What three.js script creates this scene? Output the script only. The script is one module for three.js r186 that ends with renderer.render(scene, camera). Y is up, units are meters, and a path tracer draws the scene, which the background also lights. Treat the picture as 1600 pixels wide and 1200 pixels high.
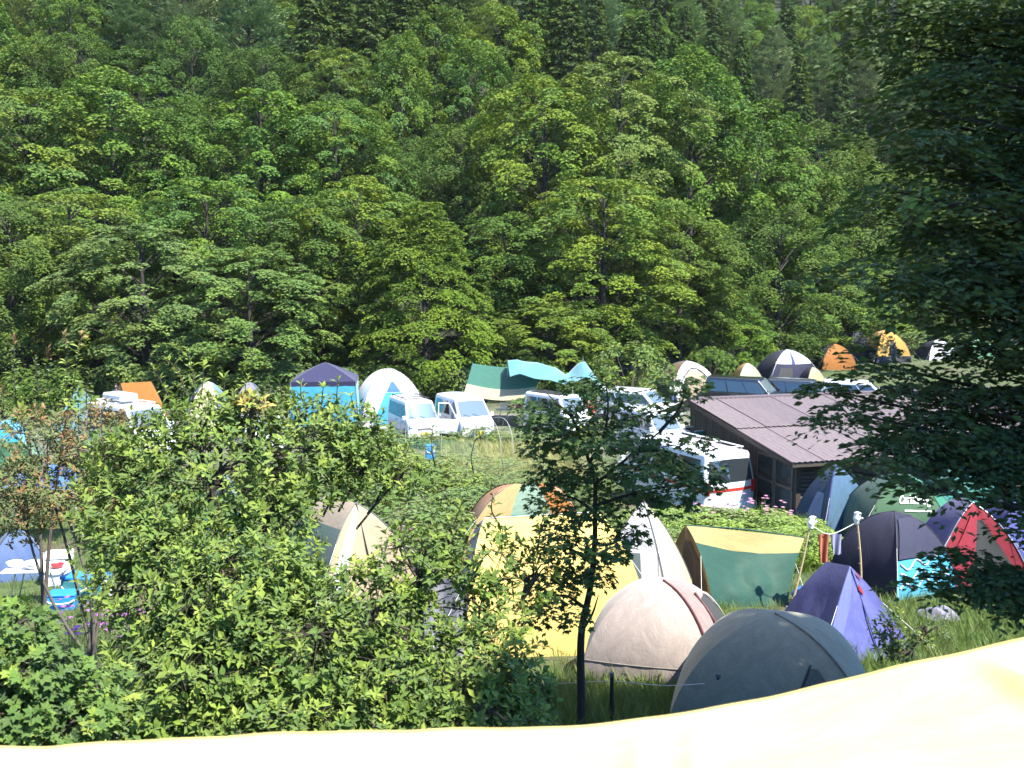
import * as THREE from 'three';
import { mergeGeometries, mergeVertices, toCreasedNormals } from 'three/addons/utils/BufferGeometryUtils.js';
import { RoundedBoxGeometry } from 'three/addons/geometries/RoundedBoxGeometry.js';
import { ImprovedNoise } from 'three/addons/math/ImprovedNoise.js';
import { MarchingCubes } from 'three/addons/objects/MarchingCubes.js';
import { FontLoader } from 'three/addons/loaders/FontLoader.js';
import { Brush, Evaluator, SUBTRACTION } from 'three-bvh-csg';
import { Sky } from 'three/addons/objects/Sky.js';

// ---------- camera, sky, sun, exposure ----------
const scene = new THREE.Scene();
const FOCAL = 1570, PITCH = Math.atan(180 / FOCAL), EYE = 7.7;           // focal length in photo pixels, tilt down, eye above the camp field
const camera = new THREE.PerspectiveCamera(2 * Math.atan(600 / FOCAL) * 180 / Math.PI, 4 / 3, 0.1, 3000);
camera.position.set(0, EYE, 0);
camera.rotation.x = -PITCH;
camera.focus = 15; camera.userData.fStop = 2.8;                           // a small soft zoom lens
const renderer = new THREE.WebGLRenderer({ antialias: true });
renderer.toneMapping = THREE.LinearToneMapping;
renderer.toneMappingExposure = 3.25;
renderer.shadowMap.enabled = true;
const sunDir = new THREE.Vector3(0.5, 1.0, 0.42).normalize();
const sky = new Sky();
sky.name = 'sky'; sky.userData.kind = 'structure'; sky.scale.setScalar(2000);
sky.material.uniforms.sunPosition.value.copy(sunDir);
sky.material.uniforms.turbidity.value = 3;
sky.material.uniforms.rayleigh.value = 1;
sky.material.uniforms.mieCoefficient.value = 0.004;
scene.add(sky);
scene.environmentIntensity = 0.18;
const sun = new THREE.DirectionalLight(new THREE.Color(1, 0.94, 0.8), 5);
sun.position.copy(sunDir).multiplyScalar(150).add(new THREE.Vector3(0, 0, -40)); sun.castShadow = true; sun.shadow.radius = 1;
sun.shadow.mapSize.set(4096, 4096);
Object.assign(sun.shadow.camera, { left: -90, right: 90, top: 90, bottom: -90, near: 1, far: 400 });
scene.fog = new THREE.FogExp2(new THREE.Color(0.95, 0.97, 0.9), 0.00008);
scene.add(sun); scene.add(sun.target); sun.target.position.set(0, 0, -40);

// ---------- helpers ----------
const V = (x, y, z) => new THREE.Vector3(x, y, z);
const lerp = (a, b, t) => a + (b - a) * t, clamp = (v, a, b) => Math.min(b, Math.max(a, v));
function rng(seed) { let s = seed | 0; return () => { s = (s + 0x6d2b79f5) | 0; let t = Math.imul(s ^ (s >>> 15), 1 | s); t = (t + Math.imul(t ^ (t >>> 7), 61 | t)) ^ t; return ((t ^ (t >>> 14)) >>> 0) / 4294967296; }; }
const perlin = new ImprovedNoise();
const noise = (x, y, z = 0) => perlin.noise(x, y, z);
const fbm = (x, y, z = 0) => noise(x, y, z) + 0.5 * noise(2.1 * x, 2.1 * y, 2.1 * z + 7) + 0.25 * noise(4.3 * x, 4.3 * y, 4.3 * z + 3);
const smooth = (a, b, x) => { const t = clamp((x - a) / (b - a), 0, 1); return t * t * (3 - 2 * t); };
function table(pts, x) {                                                  // piecewise curve, eased at the knots
  if (x <= pts[0][0]) return pts[0][1];
  for (let i = 1; i < pts.length; i++) if (x < pts[i][0]) return lerp(pts[i - 1][1], pts[i][1], (x - pts[i - 1][0]) / (pts[i][0] - pts[i - 1][0]));
  return pts[pts.length - 1][1];
}
const names = new Map();
function numbered(name) { const n = names.get(name) || 0; names.set(name, n + 1); return n ? `${name}_${String(n).padStart(3, '0')}` : name; }
function tag(o, label, category, group) { o.userData.label = label; if (category) o.userData.category = category; if (group) o.userData.group = group; return o; }
function thing(name, label, category, [x, y, z] = [0, 0, 0], turn = 0, group) {
  const o = new THREE.Group(); o.name = numbered(name); scene.add(o);
  o.position.set(x, y, z); o.rotation.y = turn; return tag(o, label, category, group);
}
function part(name, geometry, material, parent) {
  const m = new THREE.Mesh(Array.isArray(geometry) ? merge(geometry) : geometry, material);
  m.name = name; m.castShadow = m.receiveShadow = true; parent.add(m); return m;
}
function single(name, geometry, material, label, category, group) { const m = part(numbered(name), geometry, material, scene); return tag(m, label, category, group); }
function structure(name, geometry, material) { const m = part(numbered(name), geometry, material, scene); m.userData.kind = 'structure'; return m; }
function merge(list) {
  return mergeGeometries(list.map((g) => { let q = g.index ? g.toNonIndexed() : g; q = q === g ? g.clone() : q; for (const k of Object.keys(q.attributes)) if (!['position', 'normal', 'uv'].includes(k)) q.deleteAttribute(k); if (!q.attributes.normal) q.computeVertexNormals(); if (!q.attributes.uv) q.setAttribute('uv', new THREE.BufferAttribute(new Float32Array(q.attributes.position.count * 2), 2)); return q; }));
}
const box = (w, h, d, x = 0, y = 0, z = 0, r = 0) => (r ? new RoundedBoxGeometry(w, h, d, 2, r) : new THREE.BoxGeometry(w, h, d)).translate(x, y, z);
function bar(a, b, r0, r1 = r0, sides = 6) {                              // straight tapered rod between two points
  const d = b.clone().sub(a), g = new THREE.CylinderGeometry(r1, r0, d.length(), sides, 1);
  g.applyQuaternion(new THREE.Quaternion().setFromUnitVectors(V(0, 1, 0), d.clone().normalize()));
  return g.translate((a.x + b.x) / 2, (a.y + b.y) / 2, (a.z + b.z) / 2);
}
function tube(points, r0, r1 = r0, sides = 6, seg = 0) {                  // curved tapered rod along points
  const curve = new THREE.CatmullRomCurve3(points), n = seg || Math.max(4, points.length * 3), g = new THREE.TubeGeometry(curve, n, 1, sides, false), p = g.attributes.position;
  for (let i = 0; i <= n; i++) { const c = curve.getPointAt(i / n), r = lerp(r0, r1, i / n); for (let k = 0; k <= sides; k++) { const j = i * (sides + 1) + k; p.setXYZ(j, c.x + (p.getX(j) - c.x) * r, c.y + (p.getY(j) - c.y) * r, c.z + (p.getZ(j) - c.z) * r); } }
  return g;
}
const lin = (r, g, b) => new THREE.Color().setRGB(r, g, b);

// ---------- lie of the land: a bank under the camera, the flat camp field, the wooded hill behind ----------
const bank = [[-400, 60], [-60, 22], [-15, 11], [-5, 7.4], [0, 6.1], [3, 4.6], [6, 3.5], [9, 2.8], [12, 2.3], [15, 1.9], [18, 1.55], [21, 1.3], [24, 1.1], [28, 0.85], [33, 0.55], [40, 0.2], [46, 0], [2000, 0]];
const woods = [[-120, 44], [-60, 46], [-40, 50], [-27, 54], [-14, 57], [-4, 58], [7, 60], [13, 65], [18, 73], [24, 85], [32, 95], [46, 100], [80, 92], [150, 76]];
const woodsEdge = (x) => table(woods, x);
function land(x, z) {
  const d = -z;
  let h = (table(bank, d - 1) + table(bank, d) * 2 + table(bank, d + 1)) / 4;
  const s = Math.max(0, d - woodsEdge(x));
  h += Math.min(95, (0.5 + 0.12 * smooth(8, 40, x)) * s * s / (s + 9)) + (s > 0 ? Math.min(1, s / 10) * 1.2 * noise(x / 14, z / 14, 3) : 0);
  h += 0.05 * noise(x / 3.1, z / 3.1, 1) * smooth(6, 14, d) * (1 - smooth(30, 40, d) * 0.6);
  return h;
}
const cosP = Math.cos(PITCH), sinP = Math.sin(PITCH);
function spot(px, d) {                                                    // the place on the ground d metres ahead, in the direction of photo column px
  let y = land(0, -d), x = 0;
  for (let i = 0; i < 4; i++) { x = (px - 800) / FOCAL * (d * cosP + (EYE - y) * sinP); y = land(x, -d); }
  return V(x, y, -d);
}
function aim(px, py, d) {                                                 // the point d metres ahead seen at photo pixel px, py
  const cx = (px - 800) / FOCAL, cy = (600 - py) / FOCAL, y = cy * cosP - sinP, z = -cy * sinP - cosP, k = d / -z;
  return V(cx * k, EYE + y * k, -d);
}

// ---------- textures: grain and weave only ----------
function dataTex(n, f, repeat, srgb = false) {
  const a = new Uint8Array(n * n * 4);
  for (let j = 0; j < n; j++) for (let i = 0; i < n; i++) { const c = f(i, j, n), k = (j * n + i) * 4; for (let q = 0; q < 3; q++) a[k + q] = clamp(Math.round(255 * (Array.isArray(c) ? c[q] : c)), 0, 255); a[k + 3] = 255; }
  const t = new THREE.DataTexture(a, n, n); t.wrapS = t.wrapT = THREE.RepeatWrapping; t.magFilter = THREE.LinearFilter; t.minFilter = THREE.LinearFilter;
  if (srgb) t.colorSpace = THREE.SRGBColorSpace; t.repeat.set(repeat, repeat); t.needsUpdate = true; return t;
}
const wrapNoise = (i, j, n, f, s) => { const a = i / n * Math.PI * 2, b = j / n * Math.PI * 2, R = f / 6.28; return noise(Math.cos(a) * R + s, Math.sin(a) * R + Math.cos(b) * R, Math.sin(b) * R - s); };
const grainMap = dataTex(256, (i, j, n) => 0.78 + 0.2 * wrapNoise(i, j, n, 9, 1) + 0.16 * wrapNoise(i, j, n, 34, 5) + 0.12 * wrapNoise(i, j, n, 90, 9), 1, true);
const crumpleMap = dataTex(256, (i, j, n) => 0.5 + 0.34 * Math.abs(wrapNoise(i, j, n, 7, 2)) + 0.3 * Math.abs(wrapNoise(i, j, n, 17, 8)) + 0.06 * wrapNoise(i, j, n, 60, 4), 1);
const barkMap = dataTex(128, (i, j, n) => 0.5 + 0.4 * wrapNoise(i * 3, j, n * 1, 12, 3) + 0.15 * wrapNoise(i, j, n, 40, 6), 1);
const dustMap = dataTex(256, (i, j, n) => 0.92 + 0.07 * wrapNoise(i, j, n, 6, 11) + 0.05 * wrapNoise(i, j, n, 30, 12) + 0.03 * wrapNoise(i, j, n, 90, 13), 1, true);

// ---------- materials ----------
const std = (color, roughness = 0.7, extra = {}) => new THREE.MeshStandardMaterial({ color, roughness, side: THREE.DoubleSide, ...extra });
const leafMat = (gloss = 0.15, through = 0.32) => new THREE.MeshPhysicalMaterial({ color: 0xffffff, vertexColors: true, roughness: 1, transmission: through, thickness: 0, clearcoat: gloss, clearcoatRoughness: 0.42, specularIntensity: gloss ? 0.6 : 0.25, side: THREE.DoubleSide });
const M = {
  bark: std(lin(0.085, 0.066, 0.05), 0.95, { bumpMap: barkMap, bumpScale: 0.02 }),
  darkBark: std(lin(0.028, 0.023, 0.018), 0.95, { bumpMap: barkMap, bumpScale: 0.01 }),
  leafFar: leafMat(0, 0.25), leafNear: leafMat(0.22, 0.36), leafShade: leafMat(0.03, 0.3), needle: leafMat(0, 0.15),
};
const fabrics = new Map();
function fabric(r, g, b, through = 0.22) {                                // thin tent cloth, some light passes
  const key = [r, g, b, through].join();
  if (!fabrics.has(key)) fabrics.set(key, new THREE.MeshPhysicalMaterial({ color: lin(r, g, b), map: dustMap, roughness: 1, transmission: through, thickness: 0, clearcoat: 0.12, clearcoatRoughness: 0.5, bumpMap: crumpleMap, bumpScale: 0.006, side: THREE.DoubleSide }));
  return fabrics.get(key);
}

// ---------- foliage: many small leaves gathered into one crown ----------
const LEAF = {
  rhomb: [[0, 0, 0], [0.5, 0.34, 0.08], [1, 0, 0], [0, 0, 0], [1, 0, 0], [0.5, -0.34, 0.08]],
  ovate: [[0, 0, 0], [0.55, 0.2, 0.06], [0.5, 0, 0], [0.55, 0.2, 0.06], [1, 0, -0.08], [0.5, 0, 0], [0, 0, 0], [0.5, 0, 0], [0.55, -0.2, 0.06], [0.55, -0.2, 0.06], [0.5, 0, 0], [1, 0, -0.08]],
  needle: [[0, 0.06, 0], [1, 0, 0], [0, -0.06, 0], [0.1, 0, 0.07], [0.9, 0.05, 0], [0.1, 0, -0.07]],
  lobed: [],
  blade: [[0, 0.035, 0], [0.6, 0.03, 0.06], [0, -0.035, 0], [0, -0.035, 0], [0.6, 0.03, 0.06], [0.6, -0.03, 0.06], [0.6, 0.03, 0.06], [1, 0, 0.2], [0.6, -0.03, 0.06]],
};
for (const [deg, len] of [[-105, 0.6], [-52, 0.9], [0, 1], [52, 0.9], [105, 0.6]]) {
  const a = deg * Math.PI / 180, p = (r, t, z) => [0.3 + 0.7 * r * Math.cos(a + t), 0.7 * r * Math.sin(a + t), z];
  LEAF.lobed.push([0.25, 0, 0], p(len * 0.55, 0.5, 0.03), p(len, 0, -0.05), [0.25, 0, 0], p(len, 0, -0.05), p(len * 0.55, -0.5, 0.03));
}
class Foliage {
  constructor(shape, seed) { this.t = LEAF[shape]; this.r = rng(seed); this.n = 0; this.p = new Float32Array(1 << 16); this.c = new Float32Array(1 << 16); }
  leaf(ox, oy, oz, ax, ay, az, nx, ny, nz, size, col, wide = 1) {           // origin, direction of the tip, way the face looks
    let al = Math.hypot(ax, ay, az) || 1; ax /= al; ay /= al; az /= al;
    const dt = nx * ax + ny * ay + nz * az; nx -= dt * ax; ny -= dt * ay; nz -= dt * az;
    const nl = Math.hypot(nx, ny, nz) || 1; nx /= nl; ny /= nl; nz /= nl;
    const bx = ny * az - nz * ay, by = nz * ax - nx * az, bz = nx * ay - ny * ax, need = this.n + this.t.length * 3;
    if (need > this.p.length) { const p = new Float32Array(this.p.length * 2), c = new Float32Array(this.p.length * 2); p.set(this.p); c.set(this.c); this.p = p; this.c = c; }
    for (const [u, v, w] of this.t) {
      const k = this.n, vv = v * size * wide, uu = u * size, ww = w * size;
      this.p[k] = ox + ax * uu + bx * vv + nx * ww; this.p[k + 1] = oy + ay * uu + by * vv + ny * ww; this.p[k + 2] = oz + az * uu + bz * vv + nz * ww;
      this.c[k] = col[0]; this.c[k + 1] = col[1]; this.c[k + 2] = col[2]; this.n += 3;
    }
  }
  // a flattened dome of leaves round c, facing up
  spray(c, up, radius, depth, count, size, tones, jitter = 0.75) {
    const r = this.r, u = up.clone().normalize(), e = Math.abs(u.y) > 0.9 ? V(1, 0, 0) : V(0, 1, 0), a = e.cross(u).normalize(), b = u.clone().cross(a);
    const lobes = 3 + Math.floor(r() * 4), ph = r() * 6.28;
    const base = tones[Math.floor(r() * tones.length)];
    for (let i = 0; i < count; i++) {
      const t = r() * 6.2832, edge = 0.75 + 0.25 * Math.sin(t * lobes + ph) , q = Math.sqrt(r()) * edge, lift = (1 - q * q) * depth - (r() ** 2) * depth * 0.9 - q * q * depth * 0.4;
      const x = Math.cos(t) * q * radius, y = Math.sin(t) * q * radius;
      const px = c.x + a.x * x + b.x * y + u.x * lift, py = c.y + a.y * x + b.y * y + u.y * lift, pz = c.z + a.z * x + b.z * y + u.z * lift;
      const ang = t + (r() - 0.5) * 2.4, dx = a.x * Math.cos(ang) + b.x * Math.sin(ang), dy = a.y * Math.cos(ang) + b.y * Math.sin(ang), dz = a.z * Math.cos(ang) + b.z * Math.sin(ang);
      const k = 0.78 + 0.44 * r(), w = (r() - 0.5) * 0.16;
      this.leaf(px, py, pz, dx, dy - 0.25 * q, dz, u.x + (r() - 0.5) * 2 * jitter, u.y + (r() - 0.5) * 2 * jitter, u.z + (r() - 0.5) * 2 * jitter, size * (0.7 + 0.6 * r()), [base[0] * k * (1 + w), base[1] * k, base[2] * k * (1 - w)]);
    }
  }
  build() {
    const g = new THREE.BufferGeometry();
    g.setAttribute('position', new THREE.BufferAttribute(this.p.slice(0, this.n), 3)); g.setAttribute('color', new THREE.BufferAttribute(this.c.slice(0, this.n), 3));
    return g;
  }
}
const T_MID = [[0.106, 0.168, 0.02], [0.084, 0.149, 0.021], [0.127, 0.186, 0.021], [0.089, 0.159, 0.03]];
const T_DARK = [[0.067, 0.115, 0.017], [0.082, 0.13, 0.019], [0.064, 0.11, 0.019]];
const T_PALE = [[0.11, 0.163, 0.042], [0.094, 0.149, 0.038], [0.12, 0.172, 0.038]];
const T_LIME = [[0.113, 0.174, 0.016], [0.127, 0.185, 0.017], [0.097, 0.157, 0.016]];
const T_CEDAR = [[0.05, 0.088, 0.017], [0.064, 0.101, 0.017], [0.048, 0.083, 0.017]];
const T_PINE = [[0.154, 0.209, 0.079], [0.165, 0.22, 0.079], [0.138, 0.193, 0.071]];

// a broadleaf tree 10 m wide and 16 m tall: tapering trunk, limbs, and flat sprays of leaves in tiers
function broadleaf(seed, { tones = T_MID, R = 5, H = 16, low = 0.9, sprays = 150, per = 260, leaf = 0.2, cone = 0, flat = 0.4 } = {}) {
  const r = rng(seed), f = new Foliage('rhomb', seed + 9), wood = [], lean = V((r() - 0.5) * 0.8, 0, (r() - 0.5) * 0.8), cy = (H + low) / 2, ry = (H - low) / 2;
  const spine = [V(0, -0.6, 0), V(lean.x * 0.3, H * 0.3, lean.z * 0.3), V(lean.x * 0.7, H * 0.6, lean.z * 0.7), V(lean.x, H * 0.9, lean.z)];
  wood.push(tube(spine, 0.3, 0.05, 7, 10));
  const humps = Array.from({ length: 5 }, () => [r() * 6.28, 0.2 + 1.2 * r() - 0.6, 0.8 + 0.35 * r()]);
  for (let i = 0; i < sprays; i++) {
    const v = -0.92 + 1.9 * ((i + r()) / sprays), th = i * 2.39996 + r() * 0.9, inner = r() < 0.2 ? 0.45 + 0.3 * r() : 0.76 + 0.32 * r();
    let rad = Math.sqrt(Math.max(0.02, 1 - v * v));
    if (cone) rad = lerp(rad, clamp((1 - v) * 0.62, 0.06, 1), cone);
    rad = Math.max(rad, 0.12);
    const bump = 1 + 0.34 * noise(Math.cos(th) * 1.3 + seed, v * 1.6, Math.sin(th) * 1.3);
    const c = V(Math.cos(th) * rad * R * inner * bump + lean.x * 0.5, cy + v * ry * (0.94 + 0.06 * bump), Math.sin(th) * rad * R * inner * bump + lean.z * 0.5);
    const out = V(Math.cos(th) * rad, 0.2 + Math.max(0, v), Math.sin(th) * rad), up = V((r() - 0.5) * 0.5, 1, (r() - 0.5) * 0.5).lerp(out, 0.3 + 0.35 * r());
    const sr = R * (0.11 + 0.21 * r() * r() + 0.05 * r()) * (v > 0.8 ? 0.85 : 1);
    f.spray(c, up, sr, sr * flat * (0.8 + 0.7 * r()), Math.round(per * clamp((sr / (R * 0.22)) ** 1.7, 0.25, 2)), leaf, tones, 0.95);
    const from = V(lean.x * 0.5, clamp(c.y - rad * R * 0.55 - 0.8, 1.2, H * 0.86), lean.z * 0.5), mid = from.clone().lerp(c, 0.55).add(V(0, 0.3, 0));
    if (i % 3 === 0) wood.push(tube([from, mid, c.clone().lerp(from, 0.12)], 0.06, 0.012, 4, 4));
  }
  return { crown: f.build(), trunk: merge(wood) };
}
// a cedar or pine 5 m wide and 18 m tall, boughs in whorls hung with needle tufts
function conifer(seed, { tones = T_CEDAR, R = 2.6, H = 18, low = 1.5, boughs = 120, per = 95, size = 0.42, droop = 0.35, airy = 0 } = {}) {
  const r = rng(seed), f = new Foliage('rhomb', seed + 5), wood = [bar(V(0, -0.6, 0), V(0, H * 0.97, 0), 0.24, 0.03, 7)];
  for (let i = 0; i < boughs; i++) {
    const t = (i + r() * 0.8) / boughs, y = lerp(low, H * 0.985, t), prof = airy ? Math.sin(Math.PI * clamp(0.2 + 0.8 * t, 0, 1)) * 0.9 + 0.12 : (1 - t) ** 0.72 * 0.96 + 0.05, L = R * prof * (0.75 + 0.4 * r()), th = i * 2.39996 + r();
    const a = V(0, y, 0), e = V(Math.cos(th) * L, y - L * droop + (airy ? 0.9 : 0.1), Math.sin(th) * L);
    if (L > 0.5) wood.push(bar(a, e, 0.045, 0.012, 3));
    const n = Math.max(12, per * (0.35 + 0.65 * L / R)), base = tones[Math.floor(r() * tones.length)];
    for (let k = 0; k < n; k++) {
      const q = airy ? 0.55 + 0.5 * r() : 0.25 + 0.8 * Math.sqrt(r()), w = (r() - 0.5) * (airy ? 1.1 : 0.85) * (0.4 + L * 0.42), c = Math.cos(th), s = Math.sin(th), kk = 0.8 + 0.4 * r();
      const fan = (r() - 0.5) * 2.2, ca = Math.cos(th + fan), sa = Math.sin(th + fan);
      f.leaf(c * L * q - s * w, lerp(a.y, e.y, q) + (r() - 0.4) * 0.42, s * L * q + c * w, ca, airy ? 0.35 + r() * 0.5 : -0.35 - 0.5 * r(), sa, (r() - 0.5) * 1.6, 1, (r() - 0.5) * 1.6, size * (0.6 + 0.7 * r()), [base[0] * kk, base[1] * kk, base[2] * kk], airy ? 0.5 : 0.62);
    }
  }
  return { crown: f.build(), trunk: merge(wood) };
}
// a low bush about 2 m wide and 1.5 m tall
function shrub(seed, { tones = T_LIME, R = 1, H = 1.5, sprays = 26, per = 110, leaf = 0.1, shape = 'ovate', flat = 0.45 } = {}) {
  const r = rng(seed), f = new Foliage(shape, seed + 3), wood = [];
  for (let i = 0; i < sprays; i++) {
    const v = -0.7 + 1.68 * ((i + r()) / sprays), th = i * 2.39996 + r(), rad = Math.sqrt(1 - v * v) * (0.82 + 0.3 * r()), c = V(Math.cos(th) * rad * R, H * 0.5 + v * H * 0.48, Math.sin(th) * rad * R);
    f.spray(c, V(Math.cos(th) * rad * 0.6, 1, Math.sin(th) * rad * 0.6), R * (0.3 + 0.16 * r()), R * flat * 0.4, per, leaf, tones, 0.95);
    wood.push(tube([V((r() - 0.5) * 0.15 * R, -0.1, (r() - 0.5) * 0.15 * R), c.clone().multiplyScalar(0.5).add(V(0, H * 0.08, 0)), c], 0.022 * R, 0.006, 4, 4));
  }
  return { crown: f.build(), trunk: merge(wood) };
}
function plant(kit, name, label, category, pos, turn, scale, leafMaterial, group, woodMaterial = M.bark, partNames = ['trunk', 'crown']) {
  const t = thing(name, label, category, [pos.x, pos.y, pos.z], turn, group);
  part(partNames[0], kit.trunk, woodMaterial, t); part(partNames[1], kit.crown, leafMaterial, t);
  t.scale.set(...(Array.isArray(scale) ? scale : [scale, scale, scale]));
  return t;
}

// ---------- ground: one sheet to the horizon ----------
{
  const xs = [], ds = [];
  for (let x = -900; x < -70; x += x < -200 ? 70 : 10) xs.push(x);
  for (let x = -70; x < 70; x += Math.abs(x) < 26 ? 0.5 : 1.5) xs.push(x);
  for (let x = 70; x <= 900; x += x > 200 ? 70 : 10) xs.push(x);
  for (let d = -300; d < -10; d += 15) ds.push(d);
  for (let d = -10; d < 62; d += d < 30 ? 0.4 : 0.7) ds.push(d);
  for (let d = 62; d < 180; d += 2.5) ds.push(d);
  for (let d = 180; d <= 1500; d += 60) ds.push(d);
  const pos = [], uv = [], col = [], idx = [], C = new THREE.Color();
  for (const d of ds) for (const x of xs) {
    const y = land(x, -d); pos.push(x, y, -d); uv.push(x / 2.3, d / 2.3);
    const n = fbm(x / 4.5, d / 4.5, 2), n2 = fbm(x / 1.3, d / 1.3, 5), s = d - woodsEdge(x);
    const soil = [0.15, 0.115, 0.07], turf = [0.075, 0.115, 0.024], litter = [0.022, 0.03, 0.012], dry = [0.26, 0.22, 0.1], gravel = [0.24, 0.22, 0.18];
    let c = turf.map((v, i) => lerp(v, soil[i], smooth(0.05, 0.6, n * 0.8 + n2 * 0.4)));
    const park = smooth(36, 39, d + n * 1.5) * (1 - smooth(-6, 0, s)) * (1 - smooth(16, 22, x + n)) * (1 - smooth(58, 64, d)); c = c.map((v, i) => lerp(v, gravel[i], park * smooth(-0.5, 0.3, n + 0.4 * n2)));
    const garden = smooth(34.2, 35, d + n) * (1 - smooth(42, 43, d + n)) * smooth(-6, -5, x + n) * (1 - smooth(2.6, 3.4, x + n)); c = c.map((v, i) => lerp(v, dry[i], garden * smooth(-0.7, 0.1, n2)));
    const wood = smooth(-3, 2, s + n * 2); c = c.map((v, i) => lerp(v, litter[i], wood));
    col.push(...c);
  }
  const W = xs.length;
  for (let j = 0; j < ds.length - 1; j++) for (let i = 0; i < W - 1; i++) { const a = j * W + i; idx.push(a, a + 1, a + W, a + 1, a + W + 1, a + W); }
  const g = new THREE.BufferGeometry();
  g.setAttribute('position', new THREE.Float32BufferAttribute(pos, 3)); g.setAttribute('uv', new THREE.Float32BufferAttribute(uv, 2)); g.setAttribute('color', new THREE.Float32BufferAttribute(col, 3)); g.setIndex(idx); g.computeVertexNormals();
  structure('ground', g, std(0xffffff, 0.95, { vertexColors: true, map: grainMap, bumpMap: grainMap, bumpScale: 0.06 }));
}

// ---------- the wood on the hill ----------
const kits = {
  mid: [[11, {}], [12, { flat: 0.55, sprays: 120, leaf: 0.22 }], [13, { flat: 0.3, sprays: 190, leaf: 0.18 }], [14, { cone: 0.4, flat: 0.6, sprays: 140 }], [15, { R: 4.6, flat: 0.5, sprays: 100, per: 340, leaf: 0.21 }]].map(([s, o]) => broadleaf(s, o)),
  dark: [[21, 0.4, 0.2], [22, 0.6, 0.17], [23, 0.3, 0.22]].map(([s, flat, leaf]) => broadleaf(s, { tones: T_DARK, sprays: 160, flat, leaf })),
  pale: [31, 32, 33].map((s) => broadleaf(s, { tones: T_PALE, flat: 0.24, leaf: 0.19 })),
  lime: [41].map((s) => broadleaf(s, { tones: T_LIME, cone: 0.75, low: 0.3, flat: 0.22, R: 5.4, sprays: 190, leaf: 0.18 })),
  cedar: [51, 52].map((s) => conifer(s)),
  pine: [61, 62].map((s) => conifer(s, { tones: T_PINE, R: 3, H: 17, low: 5, boughs: 110, per: 130, size: 0.4, droop: 0.05, airy: 1 })),
};
const kinds = {
  mid: ['broadleaf_tree', 'leafy green broadleaf tree', M.leafFar], dark: ['broadleaf_tree', 'dark green broadleaf tree', M.leafFar], pale: ['broadleaf_tree', 'pale grey-green broadleaf tree', M.leafFar],
  lime: ['broadleaf_tree', 'bright green layered tree', M.leafFar], cedar: ['cedar_tree', 'dark pointed cedar', M.needle], pine: ['pine_tree', 'pale feathery pine', M.needle],
};
const sizeOf = { mid: [10.4, 16.3], dark: [10.4, 16.3], pale: [10.4, 16.3], lime: [10.8, 16.3], cedar: [5.2, 18], pine: [6, 17.6] };
const marks = [[-1e9, 'beyond the left edge'], [0, 'above the sky-blue tent'], [90, 'above the pale teal tent'], [170, 'above the high-roof van'], [275, 'above the cream dome'], [370, 'above the grey-blue tent'], [440, 'above the navy gazebo'], [545, 'above the white dome'], [640, 'above the white vans'], [720, 'above the green tarp'], [800, 'above the sky-blue tarp'], [900, 'above the tarp peak'], [960, 'above the white wagon'], [1035, 'above the arched tent'], [1120, 'above the black wagon'], [1190, 'above the screen tent'], [1290, 'above the orange tents'], [1420, 'behind the dark branches'], [1600, 'beyond the right edge']];
const markOf = (px) => marks.filter((m) => m[0] <= px).pop()[1];
const tints = [[1, 1, 1], [1.16, 1.06, 0.85], [0.88, 0.96, 1], [1, 1.08, 0.9], [1.1, 1.02, 1.1], [0.88, 0.9, 0.85]];
for (const k of ['leafFar', 'needle']) M[k + 's'] = tints.map(([r, g, b]) => { const m = M[k].clone(); m.color = lin(r, g, b); return m; });
const tinted = (kind, rand) => M[kind === 'cedar' || kind === 'pine' ? 'needles' : 'leafFars'][Math.floor(rand() * tints.length)];
function forestTree(kind, px, d, widthPx, topPy, row, rand) {
  const p = spot(px, d), perM = FOCAL / d, top = aim(px, topPy, d).y, kit = kits[kind][Math.floor(rand() * kits[kind].length)];
  const sx = clamp(widthPx / perM / sizeOf[kind][0], 0.45, 1.7), sy = clamp((top - p.y) / sizeOf[kind][1], 0.35, 1.7);
  let label = `${kinds[kind][1]} ${row} ${markOf(px)}`;
  return plant(kit, kinds[kind][0], label, 'tree', p.setY(p.y - 0.1), rand() * 6.28, [sx, sy, sx], tinted(kind, rand), `trees ${row}`, M.darkBark);
}
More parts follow.
